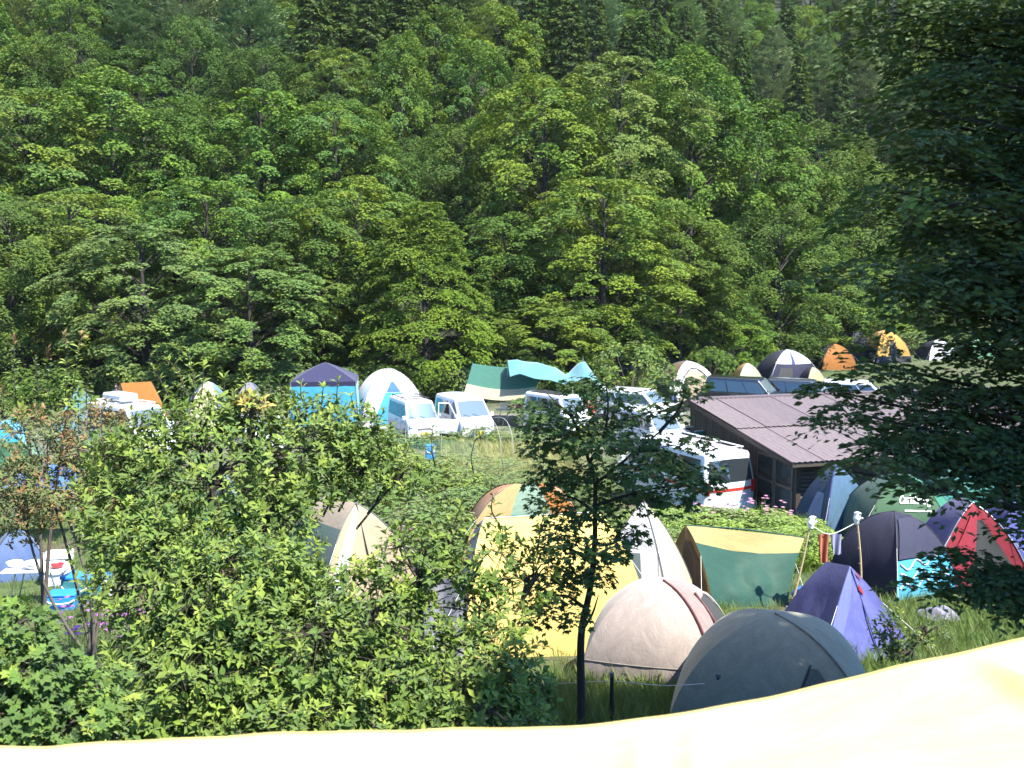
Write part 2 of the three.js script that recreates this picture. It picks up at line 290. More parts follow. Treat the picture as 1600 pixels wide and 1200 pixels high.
{
  const rand = rng(77);
  const edge = [['dark', 25, 57, 250, 300], ['mid', 120, 61, 280, 290], ['pale', 235, 57, 300, 345], ['pale', 395, 58.5, 270, 380], ['mid', 330, 63, 260, 270], ['dark', 500, 63, 240, 300], ['lime', 668, 60, 250, 305], ['mid', 560, 66, 240, 270],
    ['mid', 860, 61, 210, 470], ['dark', 790, 66, 220, 330], ['mid', 940, 65, 290, 270], ['dark', 1060, 70, 210, 330], ['mid', 1130, 72, 170, 480], ['dark', 1215, 76, 240, 320], ['mid', 1290, 86, 230, 400], ['dark', 1360, 98, 180, 430], ['mid', 1230, 82, 150, 500], ['lime', 1415, 112, 130, 480]];
  for (const [k, px, d, w, top] of edge) forestTree(k, px, d, w, top, 'at the forest edge', rand);
  const second = [['dark', -60, 66, 260, 170], ['mid', 60, 70, 270, 130], ['mid', 190, 72, 270, 110], ['dark', 300, 74, 230, 150], ['mid', 410, 74, 250, 135], ['mid', 530, 76, 230, 150], ['dark', 630, 78, 210, 215], ['dark', 730, 77, 220, 190], ['mid', 850, 74, 260, 110], ['pale', 960, 76, 260, 75], ['mid', 1075, 80, 260, 75], ['dark', 1170, 84, 230, 150], ['dark', 1270, 92, 230, 190], ['dark', 1370, 104, 230, 250], ['mid', 1470, 122, 200, 300], ['dark', 1570, 122, 210, 290], ['mid', 1680, 118, 210, 280]];
  for (const [k, px, d, w, top] of second) forestTree(k, px, d, w, top, 'in the second row', rand);
  for (let row = 0; row < 11; row++) {                                     // up the hill: pines and cedars thicken
    const d0 = 86 + row * 10, step = 96 - Math.min(row, 7) * 4;
    for (let px = -140 + (row % 2) * 45; px < 1760; px += step * (0.8 + 0.4 * rand()) * (row > 6 && px < 900 ? 2.2 : 1)) {
      const d = d0 + (px > 1240 ? (px - 1240) * 0.05 : 0) + rand() * 6, n = noise(px / 260, row * 0.7, 4) + (px > 440 && px < 720 ? 0.25 : 0) + (px > 760 && px < 1050 ? 0.15 : 0) - (px < 400 ? 0.25 : 0);
      const kind = px > 40 && px < 420 && row > 0 && row < 6 && rand() < 0.75 ? 'pine' : row < 1 ? (rand() < (px > 1180 ? 0.2 : 0.6) ? 'mid' : 'dark') : n > 0.12 ? 'cedar' : n > -0.1 ? (rand() < 0.5 ? 'cedar' : 'mid') : (rand() < 0.75 ? 'pine' : 'mid');
      const p = spot(px, d), h = (kind === 'cedar' ? 17 : kind === 'pine' ? 15.5 : 14) * (0.85 + 0.35 * rand()), w = (kind === 'cedar' ? 5.6 : kind === 'pine' ? 6.6 : 9) * (0.85 + 0.35 * rand());
      const rows = ['low on the hill', 'low on the hill', 'halfway up the hill', 'halfway up the hill', 'high on the hill', 'high on the hill', ...Array(4).fill('atop the hill')];
      const kit = kits[kind][Math.floor(rand() * kits[kind].length)];
      plant(kit, kinds[kind][0], `${kinds[kind][1]} ${rows[row]} ${markOf(px)}`, 'tree', p.setY(p.y - 0.2), rand() * 6.28, [w / sizeOf[kind][0], h / sizeOf[kind][1], w / sizeOf[kind][0]], tinted(kind, rand), `${kind} trees ${rows[row]}`, M.darkBark);
    }
  }
}

// ---------- tents: cloth panels stretched between poles ----------
const CREAM = fabric(0.36, 0.3, 0.18, 0.3), YELLOW = fabric(0.78, 0.6, 0.17, 0.3), ORANGE = fabric(0.34, 0.12, 0.012), TAN = fabric(0.34, 0.265, 0.185), BEIGE = fabric(0.39, 0.325, 0.295), SLATE = fabric(0.26, 0.25, 0.18, 0.1), GREEN = fabric(0.01, 0.062, 0.042, 0.14), TEAL = fabric(0.025, 0.19, 0.16), NAVY = fabric(0.011, 0.012, 0.036, 0.08), SKY = fabric(0.05, 0.36, 0.55), AZURE = fabric(0.03, 0.13, 0.36), PERI = fabric(0.06, 0.07, 0.26), DEEPBLUE = fabric(0.03, 0.038, 0.17), STEEL = fabric(0.035, 0.09, 0.17), WHITE = fabric(0.62, 0.61, 0.63), GREY = fabric(0.2, 0.195, 0.23), RED = fabric(0.28, 0.012, 0.028), FOREST = fabric(0.032, 0.1, 0.04), PALETEAL = fabric(0.1, 0.22, 0.22), LILAC = fabric(0.22, 0.21, 0.3);
const MESH = std(lin(0.03, 0.03, 0.03), 0.9), BLACK = std(lin(0.012, 0.012, 0.013), 0.6), METAL = std(lin(0.45, 0.45, 0.45), 0.35, { metalness: 0.9 }), CORD = std(lin(0.6, 0.6, 0.56), 0.8), WOODPOLE = std(lin(0.4, 0.3, 0.17), 0.7), BROWNCLOTH = fabric(0.12, 0.07, 0.035, 0.1);
const GREYPLASTIC = std(lin(0.1, 0.1, 0.11), 0.5), WHITEPLASTIC = std(lin(0.72, 0.72, 0.7), 0.45);

function arc(p0, p1, k) {                                                // k = 0 straight, 1 a quarter ellipse
  return (t) => { const a = t * Math.PI / 2, h = lerp(t, 1 - Math.cos(a), k), v = lerp(t, Math.sin(a), k); return V(lerp(p0.x, p1.x, h), lerp(p0.y, p1.y, v), lerp(p0.z, p1.z, h)); };
}
function panel(A, B, sag = -0.05, seed = 1, wrinkle = 0.02) {
  const raw = (s, t) => A(t).lerp(B(t), s), e = 0.01, mid = raw(0.5, 0.45);
  const away = V(mid.x, 0.05, mid.z);
  const at = (s, t, lift = 0) => {
    const p = raw(s, t), tt = clamp(t, e, 1 - 2 * e), n = raw(s, tt + e).sub(raw(s, tt - e)).cross(raw(Math.min(1, s + e), tt).sub(raw(Math.max(0, s - e), tt))).normalize();
    if (n.dot(away) < 0) n.negate();
    const span = A(t).distanceTo(B(t)), body = 4 * s * (1 - s) * Math.sin(Math.PI * clamp(0.12 + t * 0.88, 0, 1));
    const fold = wrinkle * Math.sqrt(Math.max(0, body)) * (fbm(s * 3 + seed, t * 2.2, seed) * 0.9 + Math.sin((s - 0.5) * 24 * (1 - t * 0.5) + seed * 5 + 3 * noise(s * 2, t * 2, seed)) * 0.32 * (1 - t));
    return p.addScaledVector(n, (sag * span * body) + fold + lift);
  };
  const geom = (t0 = 0, t1 = 1, s0 = 0, s1 = 1, lift = 0, ns = 14, nt = 14) => grid((u, v) => at(lerp(s0, s1, u), lerp(t0, t1, v), lift), ns, nt);
  const patch = (q, lift = 0.012, n = 8) => grid((u, v) => { const s = lerp(lerp(q[0][0], q[1][0], u), lerp(q[3][0], q[2][0], u), v), t = lerp(lerp(q[0][1], q[1][1], u), lerp(q[3][1], q[2][1], u), v); return at(s, t, lift); }, n, n);
  return { at, geom, patch };
}
function grid(f, nu, nv) {
  const p = [], uv = [], idx = [];
  for (let j = 0; j <= nv; j++) for (let i = 0; i <= nu; i++) { const q = f(i / nu, j / nv); p.push(q.x, q.y, q.z); uv.push(i / nu * 2, j / nv * 2); }
  for (let j = 0; j < nv; j++) for (let i = 0; i < nu; i++) { const a = j * (nu + 1) + i; idx.push(a, a + 1, a + nu + 1, a + 1, a + nu + 2, a + nu + 1); }
  const g = new THREE.BufferGeometry(); g.setAttribute('position', new THREE.Float32BufferAttribute(p, 3)); g.setAttribute('uv', new THREE.Float32BufferAttribute(uv, 2)); g.setIndex(idx); g.computeVertexNormals(); return g;
}
// C ground corners [x, z]; A peaks [x, y, z]; each wall [corner, peak, corner, peak, cloth or bands [from, to, cloth], sag]
function tent(name, label, pos, turn, { C, A, k = 0.85, walls, poles = BLACK, sag = -0.05, guys = 2, wrinkle = 0.02, group = 'tents in the camp', category = 'tent' }) {
  const t = thing(name, label, category, [pos.x, pos.y, pos.z], turn, group), c3 = C.map(([x, z]) => V(x, 0, z)), a3 = A.map(([x, y, z]) => V(x, y, z)), made = [], seen = new Set(), rods = [];
  // follow the slope under each corner
  const cs = Math.cos(turn), sn = Math.sin(turn);
  for (const c of c3) c.y = land(pos.x + c.x * cs + c.z * sn, pos.z - c.x * sn + c.z * cs) - pos.y - 0.01;
  walls.forEach(([c0, p0, c1, p1, cloth, s], i) => {
    const a = arc(c3[c0], a3[p0], k), b = arc(c3[c1], a3[p1], k), w = panel(a, b, s ?? sag, pos.x * 1.7 + i * 3.1, wrinkle); made.push(w);
    for (const [f, to, m] of Array.isArray(cloth) ? cloth : [[0, 1, cloth]]) part('panel', w.geom(f, to), m, t);
    for (const [c, p, fn] of [[c0, p0, a], [c1, p1, b]]) if (!seen.has(c + ',' + p)) { seen.add(c + ',' + p); rods.push(fn); }
  });
  if (poles) for (const fn of rods) part('pole', tube([0, 0.2, 0.4, 0.6, 0.8, 1].map((u) => fn(u).multiplyScalar(1.004)), 0.011, 0.011, 5, 14), poles, t);
  for (let i = 0; i < guys; i++) { const c = c3[i % c3.length], fn = rods[i % rods.length], from = fn(0.55), to = c.clone().multiplyScalar(1.45); to.y = c.y + 0.02; part('guy_line', bar(from, to, 0.004, 0.004, 4), CORD, t); }
  for (const c of c3) part('peg', bar(V(c.x * 1.03, c.y - 0.12, c.z * 1.03), V(c.x * 1.06, c.y + 0.05, c.z * 1.06), 0.007, 0.007, 5), METAL, t);
  return { t, walls: made, rods };
}
const square = (h, d = h) => [[-h, d], [h, d], [h, -d], [-h, -d]];       // 0 front left, 1 front right, 2 back right, 3 back left
function dome(name, label, pos, turn, h, H, cloths, opts = {}) {          // cloths: front, right, back, left
  const { depth = h, peak = [0, H, 0], ...rest } = opts;
  return tent(name, label, pos, turn, { C: square(h, depth), A: [peak], walls: [[0, 0, 1, 0, cloths[0]], [1, 0, 2, 0, cloths[1]], [2, 0, 3, 0, cloths[2]], [3, 0, 0, 0, cloths[3]]], ...rest });
}
const disc = (cx, cy, rx, ry) => [[cx - rx, cy - ry], [cx + rx, cy - ry], [cx + rx * 0.6, cy + ry], [cx - rx * 0.6, cy + ry]];

// --- tents near the camera
{
  const x = dome('dome_tent', 'dark slate dome tent nearest the camera, behind the yellow tarp edge', spot(1206, 11.2), -0.3, 1.08, 1.3, [SLATE, SLATE, SLATE, SLATE], { guys: 0, poles: null, k: 0.97, sag: 0.045, wrinkle: 0.012 });
  part('door', x.walls[0].patch([[0.5, 0.06], [0.97, 0.06], [0.82, 0.5], [0.77, 0.5]], 0.02), fabric(0.1, 0.11, 0.09, 0.1), x.t);
  part('zip', tube([x.walls[0].at(0.49, 0.04, 0.02), x.walls[0].at(0.64, 0.3, 0.02), x.walls[0].at(0.78, 0.52, 0.02)], 0.012, 0.012, 5), BLACK, x.t);
  part('seam', tube([0.02, 0.2, 0.4, 0.6, 0.8, 1].map((u) => x.rods[1](u).multiplyScalar(1.006)), 0.014, 0.014, 5), fabric(0.21, 0.215, 0.17, 0.1), x.t);
}
{
  const DARKTAN = fabric(0.24, 0.185, 0.17), MAROON = fabric(0.11, 0.015, 0.02);
  const x = dome('dome_tent', 'beige dome tent with dark red trim beside the thin maple trunk', spot(1030, 13.2), -0.34, 0.88, 1.4, [BEIGE, DARKTAN, BEIGE, BEIGE], { guys: 0, poles: null, sag: 0.09, k: 1, wrinkle: 0.012 });
  part('trim', tube([0.02, 0.2, 0.4, 0.6, 0.8, 0.97].map((u) => x.rods[1](u).multiplyScalar(1.01)), 0.022, 0.015, 5), MAROON, x.t);
  part('door', x.walls[1].patch([[0.16, 0.05], [0.86, 0.05], [0.7, 0.62], [0.34, 0.62]]), MESH, x.t);
  part('trim', tube([x.walls[1].at(0.12, 0.02, 0.02), x.walls[1].at(0.26, 0.4, 0.02), x.walls[1].at(0.4, 0.68, 0.02)], 0.018, 0.018, 5), MAROON, x.t);
  part('door_flap', x.walls[1].patch([[0.86, 0.04], [1, 0.04], [0.86, 0.6], [0.72, 0.64]], 0.03), DARKTAN, x.t);
  part('hem', tube([0, 0.25, 0.5, 0.75, 1].map((s) => x.walls[0].at(s, 0.2, 0.006)), 0.006, 0.006, 4), fabric(0.3, 0.26, 0.23), x.t);
}
{
  const h = 1.42, P = spot(862, 15.3);
  const x = tent('cabin_tent', 'large bright yellow tent behind the leafy bush', P, 0.1, { C: [[-h, 0.95], [h, 0.95], [h, -1.2], [-h, -1.2]], A: [[-1.05, 1.94, -0.2], [0.75, 2.0, -0.2]], k: 0.72, sag: -0.03, guys: 2, poles: null, wrinkle: 0.03,
    walls: [[0, 0, 1, 1, YELLOW], [1, 1, 2, 1, YELLOW], [2, 1, 3, 0, YELLOW], [3, 0, 0, 0, GREY]] });
  part('porch', grid((u, v) => V(lerp(-h, -h - 0.75, u * (1 - v * 0.3)), lerp(0, 1.35, v * (1 - u * 0.2)) - 0.1, lerp(1.3, 0.4, v) - u * 0.4 + 0.05 * Math.sin(u * 9)), 10, 10), GREY, x.t);
  part('ridge_pole', bar(V(-1.05, 1.95, -0.2), V(0.75, 2.01, -0.2), 0.014), METAL, x.t);
}
{
  const x = tent('dome_tent', 'orange and teal dome tent showing above the yellow tent', spot(822, 21.5), 0.05, { C: square(1.45, 1.2), A: [[-0.25, 1.78, 0], [0.35, 1.78, 0]], walls: [[0, 0, 1, 1, [[0, 0.55, TEAL], [0.55, 1, fabric(0.16, 0.24, 0.17)]]], [1, 1, 2, 1, ORANGE], [2, 1, 3, 0, TEAL], [3, 0, 0, 0, ORANGE]] });
  part('side_panel', x.walls[0].patch([[0, 0.02], [0.32, 0.02], [0.3, 0.98], [0, 0.99]], 0.015), fabric(0.36, 0.23, 0.085), x.t);
  part('side_panel', x.walls[0].patch([[0.72, 0.02], [1, 0.02], [1, 0.99], [0.74, 0.98]], 0.015), ORANGE, x.t);
}
{
  const x = tent('pyramid_tent', 'white pointed tent with pale yellow side right of the maple', spot(1004, 17.6), -0.45, { C: square(0.8, 0.9), A: [[0.02, 1.98, 0.1]], k: 0.3, sag: -0.03, walls: [[0, 0, 1, 0, WHITE], [1, 0, 2, 0, fabric(0.5, 0.46, 0.27, 0.3)], [2, 0, 3, 0, WHITE], [3, 0, 0, 0, GREY]], poles: GREYPLASTIC });
  part('window', x.walls[0].patch([[0.4, 0.1], [0.7, 0.1], [0.62, 0.5], [0.46, 0.5]]), fabric(0.12, 0.16, 0.16), x.t);
  part('flap', x.walls[0].patch([[0.04, 0.02], [0.24, 0.02], [0.42, 0.7], [0.3, 0.7]], 0.025), LILAC, x.t);
}
{
  const x = tent('ridge_tent', 'cream tent with dark poles and green lower panel among the leaves', spot(540, 19.2), 0.62, { C: square(1.05, 1.2), A: [[0.0, 1.8, 0.5], [0, 1.75, -0.7]], k: 0.55, walls: [[0, 0, 1, 0, fabric(0.46, 0.36, 0.23, 0.3)], [1, 0, 2, 1, TAN], [2, 1, 3, 1, TAN], [3, 1, 0, 0, [[0, 0.66, fabric(0.035, 0.09, 0.075)], [0.66, 1, TAN]]]], poles: GREYPLASTIC });
  part('zip', tube([x.walls[0].at(0.55, 0.02, 0.02), x.walls[0].at(0.5, 0.5, 0.02), x.walls[0].at(0.5, 0.98, 0.02)], 0.014, 0.014, 5), BLACK, x.t);
  part('flap', x.walls[0].patch([[0.02, 0.02], [0.16, 0.02], [0.4, 0.9], [0.2, 0.9]], 0.03), WHITE, x.t);
}
{
  const SAFFRON = fabric(0.28, 0.17, 0.04), x = tent('fly_tent', 'green and yellow fly tent with a dark round entrance', spot(1150, 18.6), 0.32, { C: [[-0.95, 0.8], [0.5, 0.95], [1.0, -0.7], [-1.1, -0.8]], A: [[-1.05, 1.46, -0.1], [1.42, 1.06, 0.1]], k: 0.5, sag: -0.1, wrinkle: 0.09, poles: null, guys: 2,
    walls: [[0, 0, 1, 1, [[0, 0.72, GREEN], [0.72, 1, fabric(0.38, 0.3, 0.11, 0.3)]]], [2, 1, 3, 0, GREEN], [3, 0, 0, 0, SAFFRON], [1, 1, 2, 1, GREEN]] });
  part('entrance', x.walls[2].patch(disc(0.5, 0.36, 0.34, 0.34), 0.015), BROWNCLOTH, x.t);
  part('ridge_seam', tube([x.rods[0](0.995), V(0.2, 1.28, -0.06), x.rods[1](0.995)], 0.016, 0.016, 5), GREEN, x.t);
}
{
  const x = dome('dome_tent', 'navy dome tent with pale blue wave band along its foot', spot(1392, 19.3), 0.5, 0.84, 1.52, [[[0, 0.34, SKY], [0.34, 1, NAVY]], [[0, 0.4, AZURE], [0.4, 1, NAVY]], NAVY, NAVY], { sag: -0.02, k: 0.92, guys: 1 });
  const wave = (y, ph) => tube(Array.from({ length: 15 }, (_, i) => x.walls[0].at(0.06 + i * 0.063, y + 0.035 * Math.sin(i * 1.15 + ph) + i * 0.003, 0.012)), 0.02, 0.01, 4);
  for (const [y, ph] of [[0.1, 0], [0.19, 1.2], [0.28, 2.1]]) part('wave_stripe', wave(y, ph), WHITE, x.t);
  part('fly_panel', x.walls[0].patch([[0.02, 0.35], [0.98, 0.35], [0.9, 0.8], [0.1, 0.8]], 0.03), fabric(0.024, 0.024, 0.052, 0.08), x.t);
}
{
  const x = dome('dome_tent', 'green dome tent with white lettering on its front panel', spot(1404, 23.6), -0.05, 1.2, 1.72, [FOREST, fabric(0.008, 0.19, 0.11), GREEN, GREEN], { sag: 0.02, k: 0.9, guys: 1 });
  part('side_panel', x.walls[0].patch([[0.8, 0.02], [1, 0.02], [1, 0.98], [0.88, 0.9]], 0.014), fabric(0.008, 0.19, 0.11), x.t);
  const font = await new FontLoader().loadAsync('fonts/droid/droid_serif_bold.typeface.json');
  const print = (text, s0, t0, w, h, slant) => {
    const g = new THREE.ShapeGeometry(font.generateShapes(text, 1), 5).toNonIndexed(); g.computeBoundingBox(); const b = g.boundingBox, p = g.attributes.position;
    for (let i = 0; i < p.count; i++) { const u = (p.getX(i) - b.min.x) / (b.max.x - b.min.x), v = (p.getY(i) - b.min.y) / (b.max.y - b.min.y), q = x.walls[0].at(s0 + w * u + slant * v, t0 + h * v, 0.02); p.setXYZ(i, q.x, q.y, q.z); }
    g.computeVertexNormals(); return g;
  };
  const logo = [print('Carlsberg', 0.3, 0.45, 0.42, 0.13, 0.02)];
  part('logo', logo[0], WHITEPLASTIC, x.t);
  part('logo_underline', x.walls[0].patch([[0.38, 0.4], [0.7, 0.4], [0.7, 0.415], [0.38, 0.415]], 0.02), WHITEPLASTIC, x.t);
}
{
  const x = tent('pyramid_tent', 'steel-blue tent beside the log wall of the shed', spot(1303, 25), 0.3, { C: square(0.78), A: [[-0.02, 1.75, 0]], k: 0.55, walls: [[0, 0, 1, 0, fabric(0.05, 0.12, 0.2)], [1, 0, 2, 0, STEEL], [2, 0, 3, 0, STEEL], [3, 0, 0, 0, fabric(0.016, 0.05, 0.1)]], poles: null });
  part('window', x.walls[3].patch([[0.3, 0.08], [0.8, 0.08], [0.7, 0.5], [0.4, 0.5]]), fabric(0.16, 0.22, 0.34), x.t);
  part('trim', tube([0.02, 0.3, 0.6, 0.98].map((u) => x.rods[0](u).multiplyScalar(1.008)), 0.03, 0.02, 5), DEEPBLUE, x.t);
}
{
  const x = tent('ridge_tent', 'red tent with dark open front under the dark tree', spot(1508, 20.0), -0.1, { C: square(0.95, 1.0), A: [[-0.1, 1.72, 0.5], [0, 1.6, -0.6]], k: 0.5, walls: [[0, 0, 1, 0, RED], [1, 0, 2, 1, fabric(0.05, 0.045, 0.22)], [2, 1, 3, 1, RED], [3, 1, 0, 0, fabric(0.06, 0.05, 0.18)]], poles: METAL });
  part('entrance', x.walls[0].patch([[0.34, 0.02], [0.95, 0.02], [0.66, 0.72], [0.44, 0.72]]), MESH, x.t);
  part('door_flap', x.walls[0].patch([[0.03, 0.02], [0.36, 0.02], [0.5, 0.8], [0.3, 0.8]], 0.04), fabric(0.34, 0.02, 0.04), x.t);
}
dome('dome_tent', 'violet-blue dome tent behind the red tent', spot(1585, 21.8), 0.1, 0.95, 1.55, [PERI, PERI, DEEPBLUE, DEEPBLUE]);
dome('dome_tent', 'bright turquoise dome tent beyond the green dome, under dark branches', spot(1500, 25.5), -0.1, 1.1, 1.6, [TEAL, TEAL, TEAL, TEAL], { guys: 0 });
{
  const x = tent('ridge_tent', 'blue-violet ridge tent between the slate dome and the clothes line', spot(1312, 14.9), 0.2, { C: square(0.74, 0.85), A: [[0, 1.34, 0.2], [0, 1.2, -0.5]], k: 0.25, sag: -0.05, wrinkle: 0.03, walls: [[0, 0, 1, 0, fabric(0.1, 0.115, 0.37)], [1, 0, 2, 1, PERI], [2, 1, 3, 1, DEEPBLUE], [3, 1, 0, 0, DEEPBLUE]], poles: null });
  part('stripe', x.walls[0].patch([[0, 0.01], [0.13, 0.01], [0.4, 0.97], [0.02, 0.97]], 0.012), fabric(0.13, 0.16, 0.38), x.t);
  for (const [s, tt] of [[0.55, 0.7], [0.75, 0.86]]) part('strap', x.walls[0].patch([[s, tt], [s + 0.1, tt - 0.06], [s + 0.14, tt], [s + 0.05, tt + 0.08]], 0.025, 3), RED, x.t);
  part('zip', tube([x.walls[0].at(0.62, 0.02, 0.015), x.walls[0].at(0.58, 0.5, 0.015), x.walls[0].at(0.5, 0.96, 0.015)], 0.01, 0.01, 4), DEEPBLUE, x.t);
}

// --- tents of the far row
const FAR = 'tents along the far side of the field';
dome('dome_tent', 'white dome tent with sky-blue window panel behind the white vans', spot(608, 50), 0.3, 1.62, 2.75, [WHITE, WHITE, WHITE, WHITE], { sag: 0.03, group: FAR, k: 0.95 });
{
  const t = scene.children[scene.children.length - 1];                    // its window panels
  const a = arc(V(-1.62, 0, 1.62), V(0, 2.75, 0), 0.95), b = arc(V(1.62, 0, 1.62), V(0, 2.75, 0), 0.95), w = panel(a, b, 0.03, 3);
  part('window', w.patch([[0.16, 0.04], [0.84, 0.04], [0.66, 0.42], [0.34, 0.42]], 0.02), SKY, t); part('vent', w.patch([[0.36, 0.43], [0.64, 0.43], [0.54, 0.58], [0.46, 0.58]], 0.025), AZURE, t);
}
{
  const p = spot(510, 48), h = 1.5, t = thing('gazebo', 'navy peaked gazebo with sky-blue side sheets', 'gazebo', [p.x, p.y, p.z], 0.12, FAR), top = V(0, 3.25, 0), e = 2.45;
  for (let i = 0; i < 4; i++) {
    const a = i * Math.PI / 2, c = (x, z) => V(x * Math.cos(a) + z * Math.sin(a), e, -x * Math.sin(a) + z * Math.cos(a)), w = panel(arc(c(-h, h), top, 0.12), arc(c(h, h), top, 0.12), -0.03, i, 0.01);
    part('roof_panel', w.geom(), fabric(0.018, 0.018, 0.062, 0.08), t);
    const l = c(-h, h), r = c(h, h);
    part('valance', grid((u, v) => l.clone().lerp(r, u).setY(e - 0.22 * v).multiplyScalar(1.004), 8, 2), fabric(0.016, 0.016, 0.055, 0.08), t);
    part('leg', bar(V(l.x, -0.02, l.z), l, 0.025), METAL, t);
    if (i !== 2) part('side_sheet', grid((u, v) => { const q = l.clone().lerp(r, u), o = 1 + 0.03 * Math.sin(u * 17 + i) * v + 0.05 * v; return V(q.x * o, lerp(e - 0.1, 0.35, v), q.z * o); }, 24, 6), SKY, t);
  }
}
function tarp(name, label, px, d, turn, f, cloth, legs, group = FAR) {
  const p = spot(px, d), t = thing(name, label, 'tarp', [p.x, p.y, p.z], turn, group);
  for (const [u0, u1, v0, v1, m] of cloth) part('sheet', grid((u, v) => f(lerp(u0, u1, u), lerp(v0, v1, v)), 20, 12), m, t);
  for (const [u, v, gx, gz] of legs) { const q = f(u, v); part('pole', bar(V(q.x, -0.03, q.z), V(q.x, q.y + 0.05, q.z), 0.018), METAL, t); part('guy_line', bar(V(q.x, q.y, q.z), V(q.x + gx, 0, q.z + gz), 0.006, 0.006, 4), CORD, t); }
  return t;
}
tarp('camp_tarp', 'dark green tarp with cream lower edge over a camp kitchen', 786, 50, -0.1, (u, v) => V(lerp(-1.75, 1.75, u), lerp(2.75, 1.55, v) - 0.35 * Math.sin(Math.PI * u) * (0.4 + 0.3 * v) + 0.1 * (1 - u), lerp(-1.6, 1.6, v)), [[0, 1, 0, 0.68, fabric(0.016, 0.11, 0.075, 0.18)], [0, 1, 0.68, 1, fabric(0.4, 0.34, 0.2, 0.3)]], [[0, 0, -1.2, -0.6], [1, 0, 1.0, -0.8], [0, 1, -1, 1.0], [1, 1, 0.6, 1.2]]);
tarp('camp_tarp', 'long sky-blue tarp pitched to a sharp peak at its right end', 872, 50, 0.05, (u, v) => V(lerp(-2.5, 2.4, u), table([[0, 3.05], [0.1, 3.15], [0.5, 2.75], [0.62, 2.25], [0.78, 3.2], [1, 1.6]], u) - Math.abs(v - 0.25) * table([[0, 0.7], [0.5, 0.75], [0.62, 0.15], [0.78, 0.9], [1, 0.25]], u) + 0.04 * Math.sin(u * 20 + v * 6), lerp(-1.5, 1.6, v)), [[0, 1, 0, 1, fabric(0.055, 0.25, 0.29, 0.25)]], [[0, 0.25, -1.2, 0], [0.78, 0.25, 1.4, 0.7], [1, 1, 0.5, 0.9], [0.62, 1, 0, 1]]);
{
  const x = dome('dome_tent', 'white arched tent with brown end flaps by the parked cars', spot(1072, 57.5), 0.25, 1.5, 2.45, [WHITE, WHITE, WHITE, BROWNCLOTH], { sag: 0.05, group: FAR, k: 0.95, poles: METAL });
  part('entrance', x.walls[0].patch([[0.1, 0.02], [0.9, 0.02], [0.72, 0.6], [0.28, 0.6]], 0.02), fabric(0.36, 0.3, 0.2), x.t);
  part('pole', tube([0.02, 0.25, 0.5, 0.75, 0.98].map((s) => x.walls[0].at(s, 0.03 + 0.62 * Math.sin(Math.PI * s) ** 0.6, 0.05)), 0.03, 0.03, 5), BLACK, x.t);
}
{
  const x = tent('screen_tent', 'white and navy screen dome tent above the dark cars', spot(1228, 63), 0.15, { C: square(1.75, 1.6), A: [[0, 2.65, 0]], k: 0.9, walls: [[0, 0, 1, 0, [[0, 0.52, NAVY], [0.52, 1, WHITE]]], [1, 0, 2, 0, [[0, 0.5, fabric(0.2, 0.21, 0.32)], [0.5, 1, LILAC]]], [2, 0, 3, 0, NAVY], [3, 0, 0, 0, NAVY]], poles: METAL, group: FAR, guys: 4 });
  part('mesh_window', x.walls[0].patch([[0.08, 0.05], [0.44, 0.05], [0.46, 0.44], [0.16, 0.44]], 0.02), MESH, x.t);
  part('roof_stripe', x.walls[0].patch([[0.46, 0.5], [0.56, 0.5], [0.52, 0.98], [0.48, 0.98]], 0.02), DEEPBLUE, x.t);
}
dome('dome_tent', 'small yellow and navy dome tent right of the white and navy dome', spot(1268, 61), 0.2, 0.75, 1.75, [fabric(0.4, 0.36, 0.19), NAVY, NAVY, NAVY], { group: FAR });
dome('dome_tent', 'small yellow dome tent between the black wagon and screen tent', spot(1166, 60), 0.1, 0.95, 2.1, [fabric(0.42, 0.4, 0.26), ORANGE, ORANGE, fabric(0.4, 0.22, 0.015)], { group: FAR });
{
  const x = dome('dome_tent', 'bright orange dome tent with navy skirt on the far grass', spot(1380, 84), 0.2, 1.6, 2.6, [[[0, 0.14, NAVY], [0.14, 1, fabric(0.6, 0.32, 0.06, 0.3)]], [[0, 0.4, NAVY], [0.4, 1, ORANGE]], NAVY, [[0, 0.3, NAVY], [0.3, 1, fabric(0.55, 0.32, 0.1, 0.3)]]], { group: FAR });
  part('entrance', x.walls[0].patch([[0.3, 0.02], [0.8, 0.02], [0.6, 0.55], [0.5, 0.55]], 0.02), MESH, x.t);
}
dome('dome_tent', 'low orange dome tent left of the far bright orange one', spot(1303, 78), 0, 1.35, 1.9, [ORANGE, ORANGE, NAVY, NAVY], { group: FAR });
dome('dome_tent', 'navy dome tent touching the far bright orange tent', spot(1336, 85), 0.1, 1.1, 2.5, [NAVY, STEEL, NAVY, NAVY], { group: FAR });
dome('dome_tent', 'white and grey dome tent far off at right, under dark branches', spot(1462, 86), 0.1, 1.3, 1.7, [WHITE, LILAC, GREY, NAVY], { group: FAR });
dome('dome_tent', 'pale green dome tent farthest right behind dark branches', spot(1525, 88), 0.1, 1.4, 1.6, [fabric(0.1, 0.26, 0.13), WHITE, GREEN, GREEN], { group: FAR });
tent('pyramid_tent', 'pale teal pointed tent left of the white high-roof van', spot(128, 46), 0.3, { C: square(1.35), A: [[0, 2.35, 0]], k: 0.1, walls: [[0, 0, 1, 0, PALETEAL], [1, 0, 2, 0, fabric(0.06, 0.17, 0.19)], [2, 0, 3, 0, PALETEAL], [3, 0, 0, 0, fabric(0.06, 0.17, 0.19)]], group: FAR });
